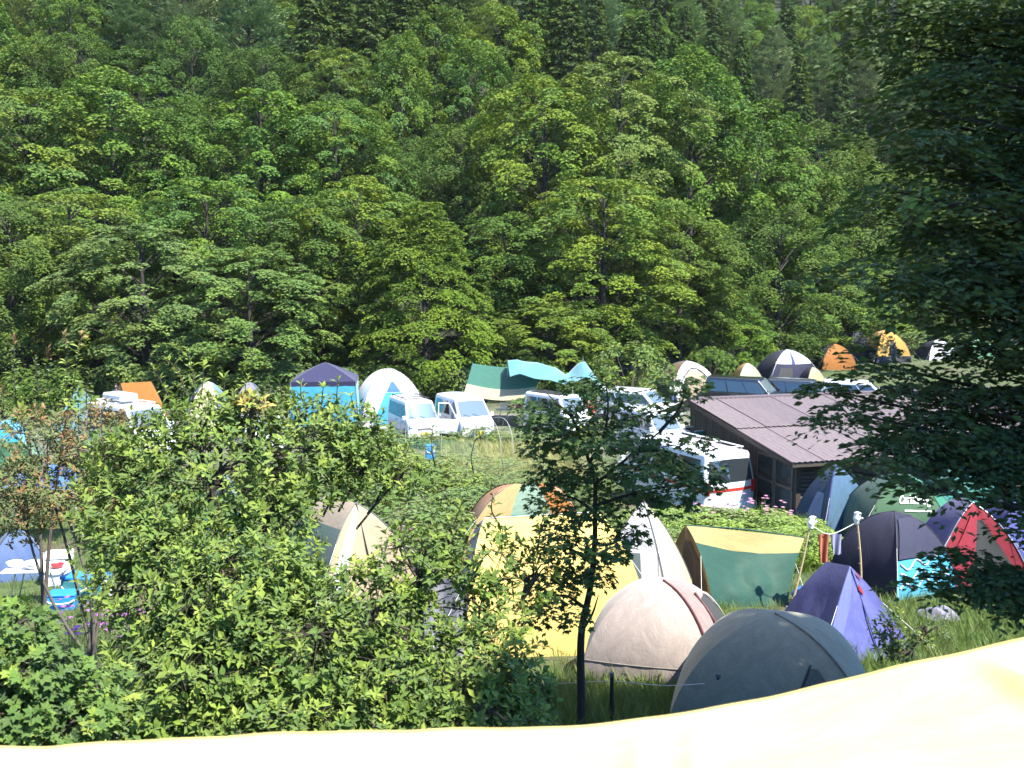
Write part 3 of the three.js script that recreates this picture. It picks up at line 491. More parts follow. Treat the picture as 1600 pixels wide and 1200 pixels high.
tent('ridge_tent', 'orange-brown ridge tent behind the white high-roof van', spot(214, 50), -0.5, { C: square(1.0, 1.2), A: [[0, 2.1, 0.9], [0, 2.0, -1]], k: 0.15, walls: [[0, 0, 1, 0, fabric(0.16, 0.085, 0.03)], [1, 0, 2, 1, ORANGE], [2, 1, 3, 1, ORANGE], [3, 1, 0, 0, ORANGE]], group: FAR });
{
  const x = dome('dome_tent', 'cream dome tent with blue side panels behind the tall sprigs', spot(328, 47), 0.4, 1.12, 2.45, [fabric(0.48, 0.45, 0.27, 0.3), STEEL, AZURE, STEEL], { group: FAR });
  part('side_panel', x.walls[0].patch([[0.66, 0.02], [1, 0.02], [1, 0.9], [0.74, 0.8]], 0.02), fabric(0.14, 0.24, 0.36), x.t);
}
dome('dome_tent', 'small grey-blue dome tent left of the navy gazebo', spot(392, 48), 0.2, 0.85, 2.3, [GREY, STEEL, GREY, GREY], { group: FAR });
tent('ridge_tent', 'sky-blue and green tent at the left edge of the field', spot(10, 38), 0.35, { C: square(1.25, 1.3), A: [[0, 1.7, 0.9], [0.2, 1.6, -0.9]], k: 0.3, walls: [[0, 0, 1, 0, [[0, 0.5, fabric(0.03, 0.15, 0.07)], [0.5, 1, SKY]]], [1, 0, 2, 1, [[0, 0.4, fabric(0.03, 0.15, 0.07)], [0.4, 1, SKY]]], [2, 1, 3, 1, SKY], [3, 1, 0, 0, SKY]], group: FAR });
tarp('camp_tarp', 'bright blue tarp strung above the camp goods at the left', 78, 24, 0.1, (u, v) => V(lerp(-0.75, 0.8, u), 1.72 - 0.25 * v + 0.08 * Math.sin(u * 5), lerp(-0.7, 0.7, v)), [[0, 1, 0, 1, fabric(0.02, 0.13, 0.4, 0.3)]], [[0, 0, -0.6, -0.4], [1, 0, 0.6, -0.4], [1, 1, 0.5, 0.6], [0, 1, -0.6, 0.5]], 'tarps in the camp');
dome('dome_tent', 'dusty blue dome tent at the left edge beside the camp table', spot(28, 20.3), 0.5, 0.62, 1.02, [fabric(0.07, 0.12, 0.26), fabric(0.07, 0.12, 0.26), STEEL, STEEL], { k: 0.6 });
tent('ridge_tent', 'teal tent roof glimpsed through the bush left of the cream tent', spot(355, 23), 0.2, { C: square(0.8), A: [[0, 1.75, 0.3], [0, 1.7, -0.5]], k: 0.2, walls: [[0, 0, 1, 0, fabric(0.02, 0.1, 0.11)], [1, 0, 2, 1, fabric(0.02, 0.1, 0.11)], [2, 1, 3, 1, TEAL], [3, 1, 0, 0, TEAL]] });

// ---------- vehicles ----------
const PAINTWHITE = new THREE.MeshPhysicalMaterial({ color: lin(0.76, 0.76, 0.77), roughness: 0.45, clearcoat: 0.8, clearcoatRoughness: 0.12, side: THREE.DoubleSide, map: dustMap });
const PAINTGREY = new THREE.MeshPhysicalMaterial({ color: lin(0.5, 0.51, 0.54), roughness: 0.4, clearcoat: 0.8, clearcoatRoughness: 0.12, side: THREE.DoubleSide });
const PAINTBLACK = new THREE.MeshPhysicalMaterial({ color: lin(0.012, 0.013, 0.018), roughness: 0.35, clearcoat: 0.9, clearcoatRoughness: 0.1, side: THREE.DoubleSide });
const GLASS = new THREE.MeshPhysicalMaterial({ color: lin(0.02, 0.025, 0.03), roughness: 0.06, clearcoat: 1, clearcoatRoughness: 0.04, side: THREE.DoubleSide });
const CLEARGLASS = new THREE.MeshPhysicalMaterial({ color: lin(0.1, 0.13, 0.15), roughness: 0.08, clearcoat: 1, clearcoatRoughness: 0.03, side: THREE.DoubleSide });
const TYRE = std(lin(0.015, 0.015, 0.015), 0.9), RIM = std(lin(0.4, 0.4, 0.41), 0.35, { metalness: 0.7 }), LAMPGLASS = new THREE.MeshPhysicalMaterial({ color: lin(0.6, 0.62, 0.64), roughness: 0.12, clearcoat: 1 }), TAILRED = std(lin(0.5, 0.015, 0.015), 0.2), AMBER = std(lin(0.7, 0.25, 0.02), 0.25), PLATEYELLOW = std(lin(0.8, 0.6, 0.03), 0.5), PLATEWHITE = std(lin(0.75, 0.75, 0.7), 0.5), STRIPE = std(lin(0.6, 0.03, 0.02), 0.4);
const DENIM0 = std(lin(0.09, 0.09, 0.1), 0.9);
const tyreShape = new THREE.LatheGeometry([[0.17, -0.09], [0.27, -0.095], [0.295, -0.06], [0.3, 0], [0.295, 0.06], [0.27, 0.095], [0.17, 0.09]].map(([x, y]) => new THREE.Vector2(x, y)), 20).rotateX(Math.PI / 2);
const rimShape = merge([new THREE.CylinderGeometry(0.175, 0.175, 0.13, 16).rotateX(Math.PI / 2), new THREE.CylinderGeometry(0.05, 0.05, 0.18, 8).rotateX(Math.PI / 2)]);
// hood: how far the windscreen foot stands behind the nose; rake: how far its head stands behind its foot
function vehicle(name, label, px, d, heading, { L = 3.3, W = 1.46, H = 1.88, hood = 0.22, rake = 0.5, noseY = 0.95, belt = 0.56, paint = PAINTWHITE, glass = GLASS, screen = CLEARGLASS, plate = PLATEYELLOW, rack = 0, cuts = [0.02, 0.36, 0.68, 1], rear = 0.1, roofPaint, lower, stripe, category = 'van', grille = true, doorOpen = false, group = 'vehicles parked in the camp' } = {}) {
  const p = spot(px, d), t = thing(name, label, category, [p.x, p.y, p.z], heading * Math.PI / 180, group), b = 0.06, x0 = -L / 2, x1 = L / 2, y0 = 0.26, beltY = H * belt, wr = 0.35, ax = [x0 + L * 0.19, x1 - L * 0.17];
  const sfX = x1 - hood, shX = sfX - rake, tap = 0.13;
  const up = (y) => clamp((y - beltY) / (H - beltY), 0, 1);
  const warp = (x, y, z) => V(x - Math.sign(x) * 0.13 * Math.abs(z / (W / 2)) ** 3 * Math.abs(x / (L / 2)) ** 5, y - 0.05 * (z / (W / 2)) ** 2 * up(y), z * (1 - tap * up(y)));
  const applyWarp = (g) => { const q = g.attributes.position; for (let i = 0; i < q.count; i++) { const v = warp(q.getX(i), q.getY(i), q.getZ(i)); q.setXYZ(i, v.x, v.y, v.z); } return g; };
  const s = new THREE.Shape(), corner = (ax_, ay, bx, by, cx, cy, r) => { const u = Math.hypot(ax_ - bx, ay - by), w = Math.hypot(cx - bx, cy - by); s.lineTo(bx + (ax_ - bx) / u * r, by + (ay - by) / u * r); s.quadraticCurveTo(bx, by, bx + (cx - bx) / w * r, by + (cy - by) / w * r); };
  const pts = [[x0 + 0.02, y0], [x0, beltY], [x0 + rear, H], [shX, H], [sfX, beltY], [x1 - 0.04, noseY], [x1, noseY - 0.25], [x1 - 0.02, y0]];
  s.moveTo(pts[7][0] - 0.1, y0);
  for (const a of [ax[1], ax[0]]) { s.lineTo(a + wr, y0); s.absarc(a, y0 + 0.02, wr, 0, Math.PI, false); }
  for (let i = 0; i < 8; i++) { const a = pts[(i + 7) % 8], c = pts[(i + 1) % 8]; corner(i ? a[0] : a[0], a[1], pts[i][0], pts[i][1], c[0], c[1], [0.06, 0.1, 0.12, 0.14, 0.06, 0.1, 0.1, 0.06][i]); }
  const body = new THREE.ExtrudeGeometry(s, { depth: W - 2 * b, steps: 6, curveSegments: 8, bevelEnabled: true, bevelThickness: b, bevelSize: b, bevelOffset: -b, bevelSegments: 3 }).translate(0, 0, -W / 2 + b);
  let shell = applyWarp(body);
  if (doorOpen) {                                                         // a real doorway cut into the cab
    const hole = new THREE.Shape([[sfX - 0.92, 0.42], [sfX - 0.14, 0.42], [sfX - 0.14, beltY], [sfX - rake - 0.06, H - 0.18], [sfX - 0.92, H - 0.18]].map(([x, y]) => new THREE.Vector2(x, y)));
    const cut = new THREE.ExtrudeGeometry(hole, { depth: 1.0, bevelEnabled: false }).translate(0, 0, doorOpen > 0 ? W / 2 - 0.9 : -W / 2 - 0.1), ev = new Evaluator(); ev.useGroups = false;
    const a = new Brush(shell), b2 = new Brush(cut); a.updateMatrixWorld(); b2.updateMatrixWorld(); shell = ev.evaluate(a, b2, SUBTRACTION).geometry;
    const seat = part('seat', [box(0.46, 0.16, 0.5, sfX - 0.62, 0.52, doorOpen * 0.28, 0.04), box(0.14, 0.6, 0.48, sfX - 0.84, 0.86, doorOpen * 0.28, 0.05)], DENIM0, t);
    part('headrest', box(0.1, 0.18, 0.28, sfX - 0.86, 1.26, doorOpen * 0.28, 0.04), DENIM0, seat);
  }
  part('body', toCreasedNormals(shell, 0.7), paint, t);
  part('underside', box(L * 0.86, 0.3, W * 0.8, 0, 0.34, 0), BLACK, t);
  const front = (y) => y > beltY ? lerp(sfX, shX, (y - beltY) / (H - beltY)) : x1;
  // side windows
  const wy0 = beltY + 0.03, wy1 = H - 0.17, wl = x0 + 0.2;
  for (const side of [-1, 1]) for (let k = 0; k < cuts.length - 1; k++) {
    if (doorOpen === side && k === cuts.length - 2) continue;
    const f = (u, y) => { const end = front(y) - 0.12; return lerp(wl + (y - wy0) * 0.05, end, u); }, u0 = cuts[k] + 0.012, u1 = cuts[k + 1] - 0.012;
    part('side_window', grid((u, v) => { const y = lerp(wy0, wy1, v), x = f(lerp(u0, u1, u), y), q = warp(x, y, W / 2); return V(q.x, q.y, side * (q.z + 0.006)); }, 6, 5), glass, t);
  }
  const across = (xa, ya, xb, yb, w, out) => grid((u, v) => { const x = lerp(xa, xb, v), y = lerp(ya, yb, v), q = warp(x, y, lerp(-w, w, u)); return V(q.x + out, q.y, q.z); }, 12, 5);
  const ws = (k) => [lerp(sfX, shX, k), lerp(beltY, H, k)];
  part('windscreen', across(...ws(0.07), ...ws(0.84), W / 2 - 0.09, 0.014), screen, t);
  part('rear_window', across(x0 + rear * 0.12, beltY + 0.06, x0 + rear * 0.86, H - 0.2, W / 2 - 0.12, -0.024), glass, t);
  for (const a of ax) for (const side of [-1, 1]) { const w = part('wheel', rimShape, RIM, t); w.position.set(a, 0.3, side * (W / 2 - 0.13)); part('tyre', tyreShape, TYRE, w); }
  for (const side of [-1, 1]) {
    const hl = warp(x1, noseY - 0.12, side * (W / 2 - 0.2)); part('headlight', box(0.06, 0.16, 0.26, hl.x - 0.012, hl.y, hl.z, 0.02), LAMPGLASS, t);
    const tl = warp(x0, beltY - 0.12, side * (W / 2 - 0.1)); part('tail_light', box(0.05, 0.34, 0.14, tl.x + 0.005, tl.y, tl.z, 0.015), TAILRED, t);
    part('mirror', box(0.1, 0.18, 0.16, sfX - 0.18, beltY + 0.1, side * (W / 2 + 0.08), 0.03), paint, t);
    for (const hx of [0.12, -0.3]) part('door_handle', box(0.16, 0.035, 0.03, sfX - 0.9 + hx * L * 0.6, beltY - 0.12, side * (W / 2 + 0.006)), GREYPLASTIC, t);
    part('door_seam', [box(0.012, beltY - 0.4, 0.01, sfX - 0.95, 0.36 + (beltY - 0.4) / 2, side * (W / 2 - 0.002)), box(0.012, beltY - 0.4, 0.01, sfX - 0.95 - L * 0.25, 0.36 + (beltY - 0.4) / 2, side * (W / 2 - 0.002))], GREYPLASTIC, t);
    if (lower) part('sill_panel', box(L * 0.46, 0.2, 0.02, (ax[0] + ax[1]) / 2, 0.42, side * (W / 2 - 0.004)), lower, t);
    if (stripe) part('side_stripe', box(L * 0.93, 0.07, 0.012, -0.05, beltY - 0.16, side * (W / 2 + 0.004)), STRIPE, t);
  }
  part('bumper', applyWarp(new THREE.BoxGeometry(0.12, 0.2, W * 0.99, 1, 1, 8).translate(x1 + 0.005, 0.42, 0)), paint, t);
  part('bumper', applyWarp(new THREE.BoxGeometry(0.12, 0.2, W * 0.99, 1, 1, 8).translate(x0 - 0.005, 0.44, 0)), paint, t);
  part('number_plate', box(0.02, 0.165, 0.33, x1 + 0.075, 0.46, 0), plate, t); part('number_plate', box(0.02, 0.165, 0.33, x0 - 0.075, 0.62, 0), plate, t);
  if (grille) part('grille', box(0.03, 0.07, W * 0.4, x1 + 0.002, noseY - 0.28, 0), GREYPLASTIC, t);
  for (const s2 of [-0.25, 0.2]) part('wiper', bar(V(ws(0.03)[0] + 0.03, ws(0.03)[1], s2), V(ws(0.2)[0] + 0.03, ws(0.2)[1], s2 + 0.34), 0.008), BLACK, t);
  if (stripe) part('rear_stripe', applyWarp(new THREE.BoxGeometry(0.012, 0.07, W * 0.97, 1, 1, 8).translate(x0 - 0.004, beltY - 0.16, 0)), STRIPE, t);
  if (rack) {
    const r = part('roof_rack', [-1, 1].map((q) => bar(V(x0 + rear + 0.25, H + 0.05, q * W * 0.38), V(shX - 0.2, H + 0.05, q * W * 0.38), 0.02)), rack, t);
    for (let i = 0; i < 4; i++) { const x = lerp(x0 + rear + 0.3, shX - 0.25, i / 3); part('crossbar', [bar(V(x, H + 0.05, -W * 0.38), V(x, H + 0.05, W * 0.38), 0.016), bar(V(x, H - 0.06, -W * 0.36), V(x, H + 0.05, -W * 0.38), 0.014), bar(V(x, H - 0.06, W * 0.36), V(x, H + 0.05, W * 0.38), 0.014)], rack, r); }
  }
  if (roofPaint) part('roof_panel', grid((u, v) => { const q = warp(lerp(x0 + rear + 0.2, shX - 0.12, u), H, lerp(-W / 2 + 0.16, W / 2 - 0.16, v)); return V(q.x, q.y + 0.012, q.z); }, 6, 8), roofPaint, t);
  if (doorOpen) {                                                         // front passenger door swung out on its hinge
    const door = part('open_door', box(0.95, beltY - 0.42, 0.06, -0.47, 0.4 + (beltY - 0.42) / 2, 0, 0.02), paint, t);
    door.position.set(sfX - 0.02, 0, doorOpen * (W / 2 + 0.02)); door.rotation.y = doorOpen * 0.95;
    part('door_frame', [bar(V(-0.92, beltY - 0.05, 0), V(-0.9, H - 0.16, 0), 0.03), bar(V(-0.9, H - 0.16, 0), V(-0.42, H - 0.16, 0), 0.03), bar(V(-0.42, H - 0.16, 0), V(-0.05, beltY - 0.05, 0), 0.03)], paint, door);
  }
  return t;
}
vehicle('parked_van', 'small white van with black roof rack facing the garden net', 645, 45.2, -66, { rack: BLACK, lower: fabric(0.45, 0.42, 0.3, 0), H: 1.86 });
vehicle('parked_van', 'white van with its side door open, left of the green tarp', 724, 45.6, -64, { L: 3.6, W: 1.6, H: 1.92, hood: 0.4, rake: 0.75, noseY: 0.9, roofPaint: PAINTGREY, doorOpen: 1 });
vehicle('parked_van', 'small two-tone van with dark windows behind the maple leaves', 868, 47, -50, { L: 3.3, H: 1.9, paint: PAINTWHITE, roofPaint: BLACK, lower: PAINTGREY });
vehicle('parked_wagon', 'white station wagon with pale roof behind the white minivan', 998, 51, -32, { L: 4.3, W: 1.66, H: 1.62, hood: 0.95, rake: 0.7, noseY: 0.8, belt: 0.58, plate: PLATEWHITE, category: 'car', roofPaint: PAINTGREY });
vehicle('parked_minivan', 'white minivan with yellow front plate behind the maple crown', 1020, 41.5, -60, { L: 3.4, W: 1.48, H: 1.72, hood: 0.62, rake: 0.62, noseY: 0.88, category: 'van' });
vehicle('parked_car', 'white hatchback seen from behind beside the shed gable', 1085, 35.5, 112, { L: 3.7, W: 1.62, H: 1.5, hood: 0.9, rake: 0.6, noseY: 0.75, category: 'car', plate: PLATEWHITE, rear: 0.35 });
vehicle('camper_van', 'big white van with red stripe parked alongside the shed', 1064, 28.9, 116, { L: 4.7, W: 1.72, H: 1.96, hood: 0.45, rake: 0.72, noseY: 1.0, rack: PAINTWHITE, stripe: true, plate: PLATEWHITE, rear: 0.16 });
vehicle('parked_wagon', 'long black wagon parked behind the shed roof', 1168, 54.5, -28, { L: 4.6, W: 1.7, H: 1.85, hood: 0.9, rake: 0.7, noseY: 0.95, paint: PAINTBLACK, category: 'car', plate: PLATEWHITE });
vehicle('parked_car', 'dark blue-grey car right of the long black wagon', 1258, 55.5, -25, { L: 4.3, W: 1.68, H: 1.62, hood: 1.0, rake: 0.75, noseY: 0.85, paint: new THREE.MeshPhysicalMaterial({ color: lin(0.03, 0.035, 0.045), roughness: 0.4, clearcoat: 0.8, side: THREE.DoubleSide }), category: 'car', plate: PLATEWHITE });
vehicle('parked_car', 'silver car glimpsed between dark branches beyond the shed', 1345, 56, -20, { L: 4.3, W: 1.68, H: 1.5, hood: 1.0, rake: 0.75, noseY: 0.8, paint: PAINTGREY, category: 'car', plate: PLATEWHITE });
{
  const t = vehicle('camper_van', 'white high-roof van with roof box at the left of the field', 205, 41, -40, { L: 4.6, W: 1.7, H: 2.05, hood: 0.5, rake: 0.7, noseY: 1.0, rack: PAINTWHITE, plate: PLATEWHITE });
  part('roof_box', new RoundedBoxGeometry(1.5, 0.3, 0.8, 3, 0.1).translate(-0.5, 2.3, 0.1), PAINTWHITE, t);
}
vehicle('parked_car', 'white car mostly hidden behind the leafy bush', 405, 42, -55, { L: 3.9, W: 1.64, H: 1.55, hood: 0.9, rake: 0.65, noseY: 0.8, category: 'car', plate: PLATEWHITE });

// ---------- shed with a sheet-metal roof ----------
{
  const T = 0.263, t = thing('wooden_shed', 'low wooden shed under a mauve-brown sheet metal roof', 'shed', [7.2, land(7.8, -26.5), -25.4], T), D = 6.3, LEN = 11.4, y0 = 1.8, y1 = 2.62;
  const rand = rng(5), shades = [[0.142, 0.109, 0.112], [0.13, 0.1, 0.106], [0.155, 0.121, 0.121], [0.137, 0.108, 0.108]].map(([r, g, b]) => std(lin(r, g, b), 0.55, { map: dustMap, bumpMap: crumpleMap, bumpScale: 0.004 }));
  const sheet = (w, len) => { const n = 24, g = grid((u, v) => V(u * w, 0.012 * Math.sin(u * n * 1.57), -v * len), n, 1); return g; };
  const roofY = (z) => lerp(y0, y1, -z / D), lower = sheet(0.98, D * 0.5), upper = sheet(0.98, D * 0.53), tilt = Math.atan((y1 - y0) / D);
  for (let i = 0; i < 12; i++) for (const row of [0, 1]) {
    const m = part('roof_sheet', row ? upper : lower, shades[Math.floor(rand() * 4)], t); m.position.set(i * 0.95, roofY(row ? -D * 0.48 : 0) + (row ? 0.035 : 0) + (i % 2) * 0.006 + rand() * 0.006, row ? -D * 0.48 : 0); m.rotation.x = tilt; m.rotation.y = (rand() - 0.5) * 0.006;
  }
  const back = sheet(0.98, 2.6);
  for (let i = 0; i < 12; i++) { const m = part('roof_sheet', back, shades[i % 4], t); m.position.set(i * 0.95, y1 + 0.03, -D); m.rotation.x = -0.3; }
  const WOOD = [[0.1, 0.075, 0.055], [0.085, 0.064, 0.047], [0.12, 0.09, 0.062]].map(([r, g, b]) => std(lin(r, g, b), 0.85, { map: grainMap, bumpMap: barkMap, bumpScale: 0.01 }));
  part('ridge_cap', box(LEN, 0.05, 0.3, LEN / 2, y1 + 0.05, -D), shades[1], t);
  part('eave_board', box(LEN, 0.12, 0.03, LEN / 2, y0 - 0.08, -0.05), WOOD[0], t);
  { const m = part('rake_board', box(0.03, 0.14, D / Math.cos(tilt), 0, 0, 0), WOOD[1], t); m.position.set(0.02, (y0 + y1) / 2 - 0.09, -D / 2); m.rotation.x = tilt; }
  const wx = 0.42, wz = -0.55, zb = -7.4;
  // log front wall, one log at a time
  for (let i = 0; i < 15; i++) part('log', new THREE.CylinderGeometry(0.06, 0.064, 1.5, 8).rotateZ(Math.PI / 2).translate(wx + 0.86, 0.04 + i * 0.112, wz + 0.01 * Math.sin(i * 2.3)), WOOD[i % 3], t);
  for (let i = 0; i < 12; i++) part('board', box(LEN - 2.7, 0.132, 0.025, wx + 1.66 + (LEN - 2.7) / 2, 0.06 + i * 0.138, wz + 0.004 * (i % 2)), WOOD[(i * 2) % 3], t);
  for (const x of [wx + 0.06, wx + 1.63, LEN - 0.5]) part('post', box(0.13, 1.8, 0.13, x, 0.82, wz + 0.02), WOOD[1], t);
  // gable side: glazed sliding doors, then planks
  const frame = std(lin(0.12, 0.1, 0.085), 0.7), pane = new THREE.MeshPhysicalMaterial({ color: lin(0.05, 0.06, 0.055), roughness: 0.12, clearcoat: 0.8, side: THREE.DoubleSide });
  for (let k = 0; k < 2; k++) {
    const z = wz - 0.55 - k * 0.98, d = part('sliding_door', [box(0.05, 0.07, 0.94, wx, 0.12, z), box(0.05, 0.06, 0.94, wx, 0.92, z), box(0.05, 0.07, 0.94, wx, 1.62, z), box(0.05, 1.6, 0.06, wx, 0.87, z - 0.44), box(0.05, 1.6, 0.06, wx, 0.87, z + 0.44)], frame, t);
    part('pane', box(0.012, 0.74, 0.82, wx, 0.52, z), pane, d); part('pane', box(0.012, 0.66, 0.82, wx, 1.27, z), pane, d);
  }
  for (let i = 0; i < 22; i++) { const z = wz - 2.15 - i * 0.2, h = roofY(Math.max(z, -D)) - 0.16 - (z < -D ? 0.3 * (-D - z) : 0); part('plank', box(0.024, h, 0.19, wx + 0.004 * (i % 2), h / 2, z), WOOD[i % 3], t); }
  part('lintel', box(0.08, 0.12, 2.2, wx, 1.71, wz - 1.05), WOOD[0], t);
  part('inner_wall', merge([box(0.05, 1.8, Math.abs(zb - wz), LEN - 0.45, 0.85, (zb + wz) / 2), box(LEN - 0.9, 1.6, 0.05, LEN / 2, 0.8, zb)]), WOOD[2], t);
}

// ---------- people ----------
const SKIN = std(lin(0.42, 0.26, 0.18), 0.6), HAIR = std(lin(0.012, 0.01, 0.009), 0.7);
function bodyField(bones, lo, hi, cell, blend = 0.03) {                   // one skin over tapered bones
  const size = Math.max(hi.x - lo.x, hi.y - lo.y, hi.z - lo.z), res = Math.ceil(size / cell) + 4, mc = new MarchingCubes(res, new THREE.MeshBasicMaterial(), false, false, 60000), mid = lo.clone().add(hi).multiplyScalar(0.5), half = size / 2 + cell * 2;
  mc.isolation = 0;
  for (let k = 0; k < res; k++) for (let j = 0; j < res; j++) for (let i = 0; i < res; i++) {
    const h = res / 2, x = mid.x + (i - h) / h * half, y = mid.y + (j - h) / h * half, z = mid.z + (k - h) / h * half; let acc = 0;
    for (const [a, b, ra, rb] of bones) { const dx = b.x - a.x, dy = b.y - a.y, dz = b.z - a.z, q = clamp(((x - a.x) * dx + (y - a.y) * dy + (z - a.z) * dz) / (dx * dx + dy * dy + dz * dz + 1e-9), 0, 1); acc += Math.exp(-(Math.hypot(x - a.x - dx * q, y - a.y - dy * q, z - a.z - dz * q) - lerp(ra, rb, q)) / blend); }
    mc.field[k * res * res + j * res + i] = blend * Math.log(acc + 1e-12);
  }
  mc.update();
  const n = mc.count, p = new Float32Array(n * 3); for (let i = 0; i < n * 3; i += 3) { p[i] = mid.x + mc.positionArray[i] * half; p[i + 1] = mid.y + mc.positionArray[i + 1] * half; p[i + 2] = mid.z + mc.positionArray[i + 2] * half; }
  let g = new THREE.BufferGeometry(); g.setAttribute('position', new THREE.BufferAttribute(p, 3)); g = mergeVertices(g, 1e-4); g.computeVertexNormals(); return g;
}
function person(label, pos, turn, shirt, trousers, seated) {
  const t = thing('person', label, 'person', [pos.x, pos.y, pos.z], turn), hip = seated ? 0.5 : 0.88, sh = hip + 0.52, hd = sh + 0.24, foot = seated ? 0.42 : 0.05;
  const leg = (s) => seated ? [[V(s * 0.09, hip, 0), V(s * 0.1, hip + 0.02, 0.4), 0.085, 0.06], [V(s * 0.1, hip + 0.02, 0.4), V(s * 0.1, 0.07, 0.44), 0.058, 0.038], [V(s * 0.1, 0.05, 0.42), V(s * 0.1, 0.04, 0.6), 0.04, 0.03]] : [[V(s * 0.09, hip, 0), V(s * 0.1, 0.48, 0.03), 0.085, 0.06], [V(s * 0.1, 0.48, 0.03), V(s * 0.1, 0.08, 0), 0.058, 0.038], [V(s * 0.1, 0.05, -0.02), V(s * 0.11, 0.04, 0.16), 0.04, 0.032]];
  const arms = (s) => [[V(s * 0.18, sh - 0.03, 0), V(s * 0.25, sh - 0.3, 0.05), 0.052, 0.042], [V(s * 0.25, sh - 0.3, 0.05), V(s * 0.2, sh - 0.46, 0.25), 0.038, 0.028]];
  const hand = (s) => [[V(s * 0.2, sh - 0.46, 0.25), V(s * 0.185, sh - 0.48, 0.32), 0.026, 0.022], ...[-1.5, -0.5, 0.5, 1.5].map((q) => [V(s * 0.185 + q * 0.017, sh - 0.48, 0.32), V(s * 0.18 + q * 0.02, sh - 0.51, 0.37 - Math.abs(q) * 0.008), 0.009, 0.008]), [V(s * 0.16, sh - 0.465, 0.28), V(s * 0.13, sh - 0.48, 0.32), 0.01, 0.009]];
  const bones = [[V(0, hip, 0), V(0, hip + 0.2, 0), 0.13, 0.12], [V(0, hip + 0.2, 0), V(0, sh - 0.12, 0), 0.12, 0.14], [V(-0.14, sh - 0.03, 0), V(0.14, sh - 0.03, 0), 0.06, 0.06], [V(0, sh, 0), V(0, sh + 0.1, 0.01), 0.055, 0.05], [V(0, hd - 0.04, 0.02), V(0, hd + 0.03, 0), 0.08, 0.088], [V(0, hd - 0.03, 0.1), V(0, hd - 0.05, 0.115), 0.016, 0.014], ...leg(-1), ...leg(1), ...arms(-1), ...arms(1), ...hand(-1), ...hand(1)];
  part('body', bodyField(bones, V(-0.35, 0, -0.2), V(0.35, hd + 0.13, 0.65), 0.025, 0.012), SKIN, t);
  const grow = (list, by) => list.map(([a, b, p, q]) => [a, b, p + by, q + by]);
  part('shirt', bodyField(grow([bones[0], bones[1], bones[2], arms(-1)[0], arms(1)[0]], 0.014), V(-0.35, hip - 0.1, -0.2), V(0.35, sh + 0.08, 0.3), 0.025, 0.012), shirt, t);
  part('trousers', bodyField(grow([[V(-0.05, hip, 0), V(0.05, hip, 0), 0.125, 0.125], ...leg(-1).slice(0, 2), ...leg(1).slice(0, 2)], 0.014), V(-0.3, 0, -0.2), V(0.3, hip + 0.15, 0.6), 0.025, 0.012), trousers, t);
  part('hair', new THREE.SphereGeometry(0.104, 14, 10, 0, 6.2832, 0, 1.75).rotateX(-0.35).translate(0, hd + 0.025, -0.012), HAIR, t);
  for (const s of [-1, 1]) part('eye', new THREE.SphereGeometry(0.011, 6, 5).translate(s * 0.033, hd, 0.088), HAIR, t);
  return t;
}
const COTTONWHITE = std(lin(0.7, 0.7, 0.68), 0.9), COTTONGREEN = std(lin(0.05, 0.5, 0.12), 0.9), COTTONRED = std(lin(0.5, 0.05, 0.04), 0.9), DENIM = std(lin(0.05, 0.07, 0.14), 0.9), KHAKI = std(lin(0.3, 0.24, 0.15), 0.9);
person('person in white shirt standing before the white arched tent', spot(1052, 55), 0.5, COTTONWHITE, DENIM, false);
person('person in green shirt beside the open door of the white van', spot(690, 46.5), 0.4, COTTONGREEN, DENIM, false);
{ const p = spot(906, 48.5); person('person in white seated under the peak of the sky-blue tarp', p, 0.1, COTTONWHITE, KHAKI, true); }
person('person in red seated beside the one in white under the tarp', spot(920, 48.8), -0.3, COTTONRED, KHAKI, true);
person('person in dark clothes standing left of the orange-brown tent', spot(184, 52), 0.2, std(lin(0.03, 0.035, 0.05), 0.9), DENIM, false);
function stool(px, d, label) { const p = spot(px, d), t = thing('camp_stool', label, 'stool', [p.x, p.y, p.z], 0.2); part('seat', box(0.42, 0.03, 0.36, 0, 0.4, 0, 0.01), DENIM, t); for (const s of [-1, 1]) for (const q of [-1, 1]) part('leg', bar(V(s * 0.2, 0, q * 0.17), V(-s * 0.2, 0.39, q * 0.17), 0.012), METAL, t); }
stool(906, 48.5, 'folding camp stool under the person in white'); stool(920, 48.8, 'folding camp stool under the person in red');

// ---------- camp furniture and goods ----------
function foldTable(px, d, turn, w, label) {
  const p = spot(px, d), t = thing('camp_table', label, 'table', [p.x, p.y, p.z], turn);
  part('table_top', box(w, 0.035, 0.6, 0, 0.68, 0, 0.01), WHITEPLASTIC, t);
  for (const s of [-1, 1]) for (const q of [-1, 1]) part('leg', bar(V(s * (w / 2 - 0.08), -0.02, q * 0.25), V(s * (w / 2 - 0.25), 0.67, q * 0.25), 0.014), METAL, t);
  return V(p.x, p.y + 0.7, p.z);
}
function bowl(pos, r, m, label) { const g = new THREE.LatheGeometry([[0.001, 0], [r * 0.5, 0], [r * 0.85, r * 0.3], [r, r * 0.62], [r * 0.94, r * 0.6], [r * 0.78, r * 0.32], [0.001, 0.02]].map(([x, y]) => new THREE.Vector2(x, y)), 18).translate(pos.x, pos.y, pos.z); return single('bowl', g, m, label, 'bowl'); }
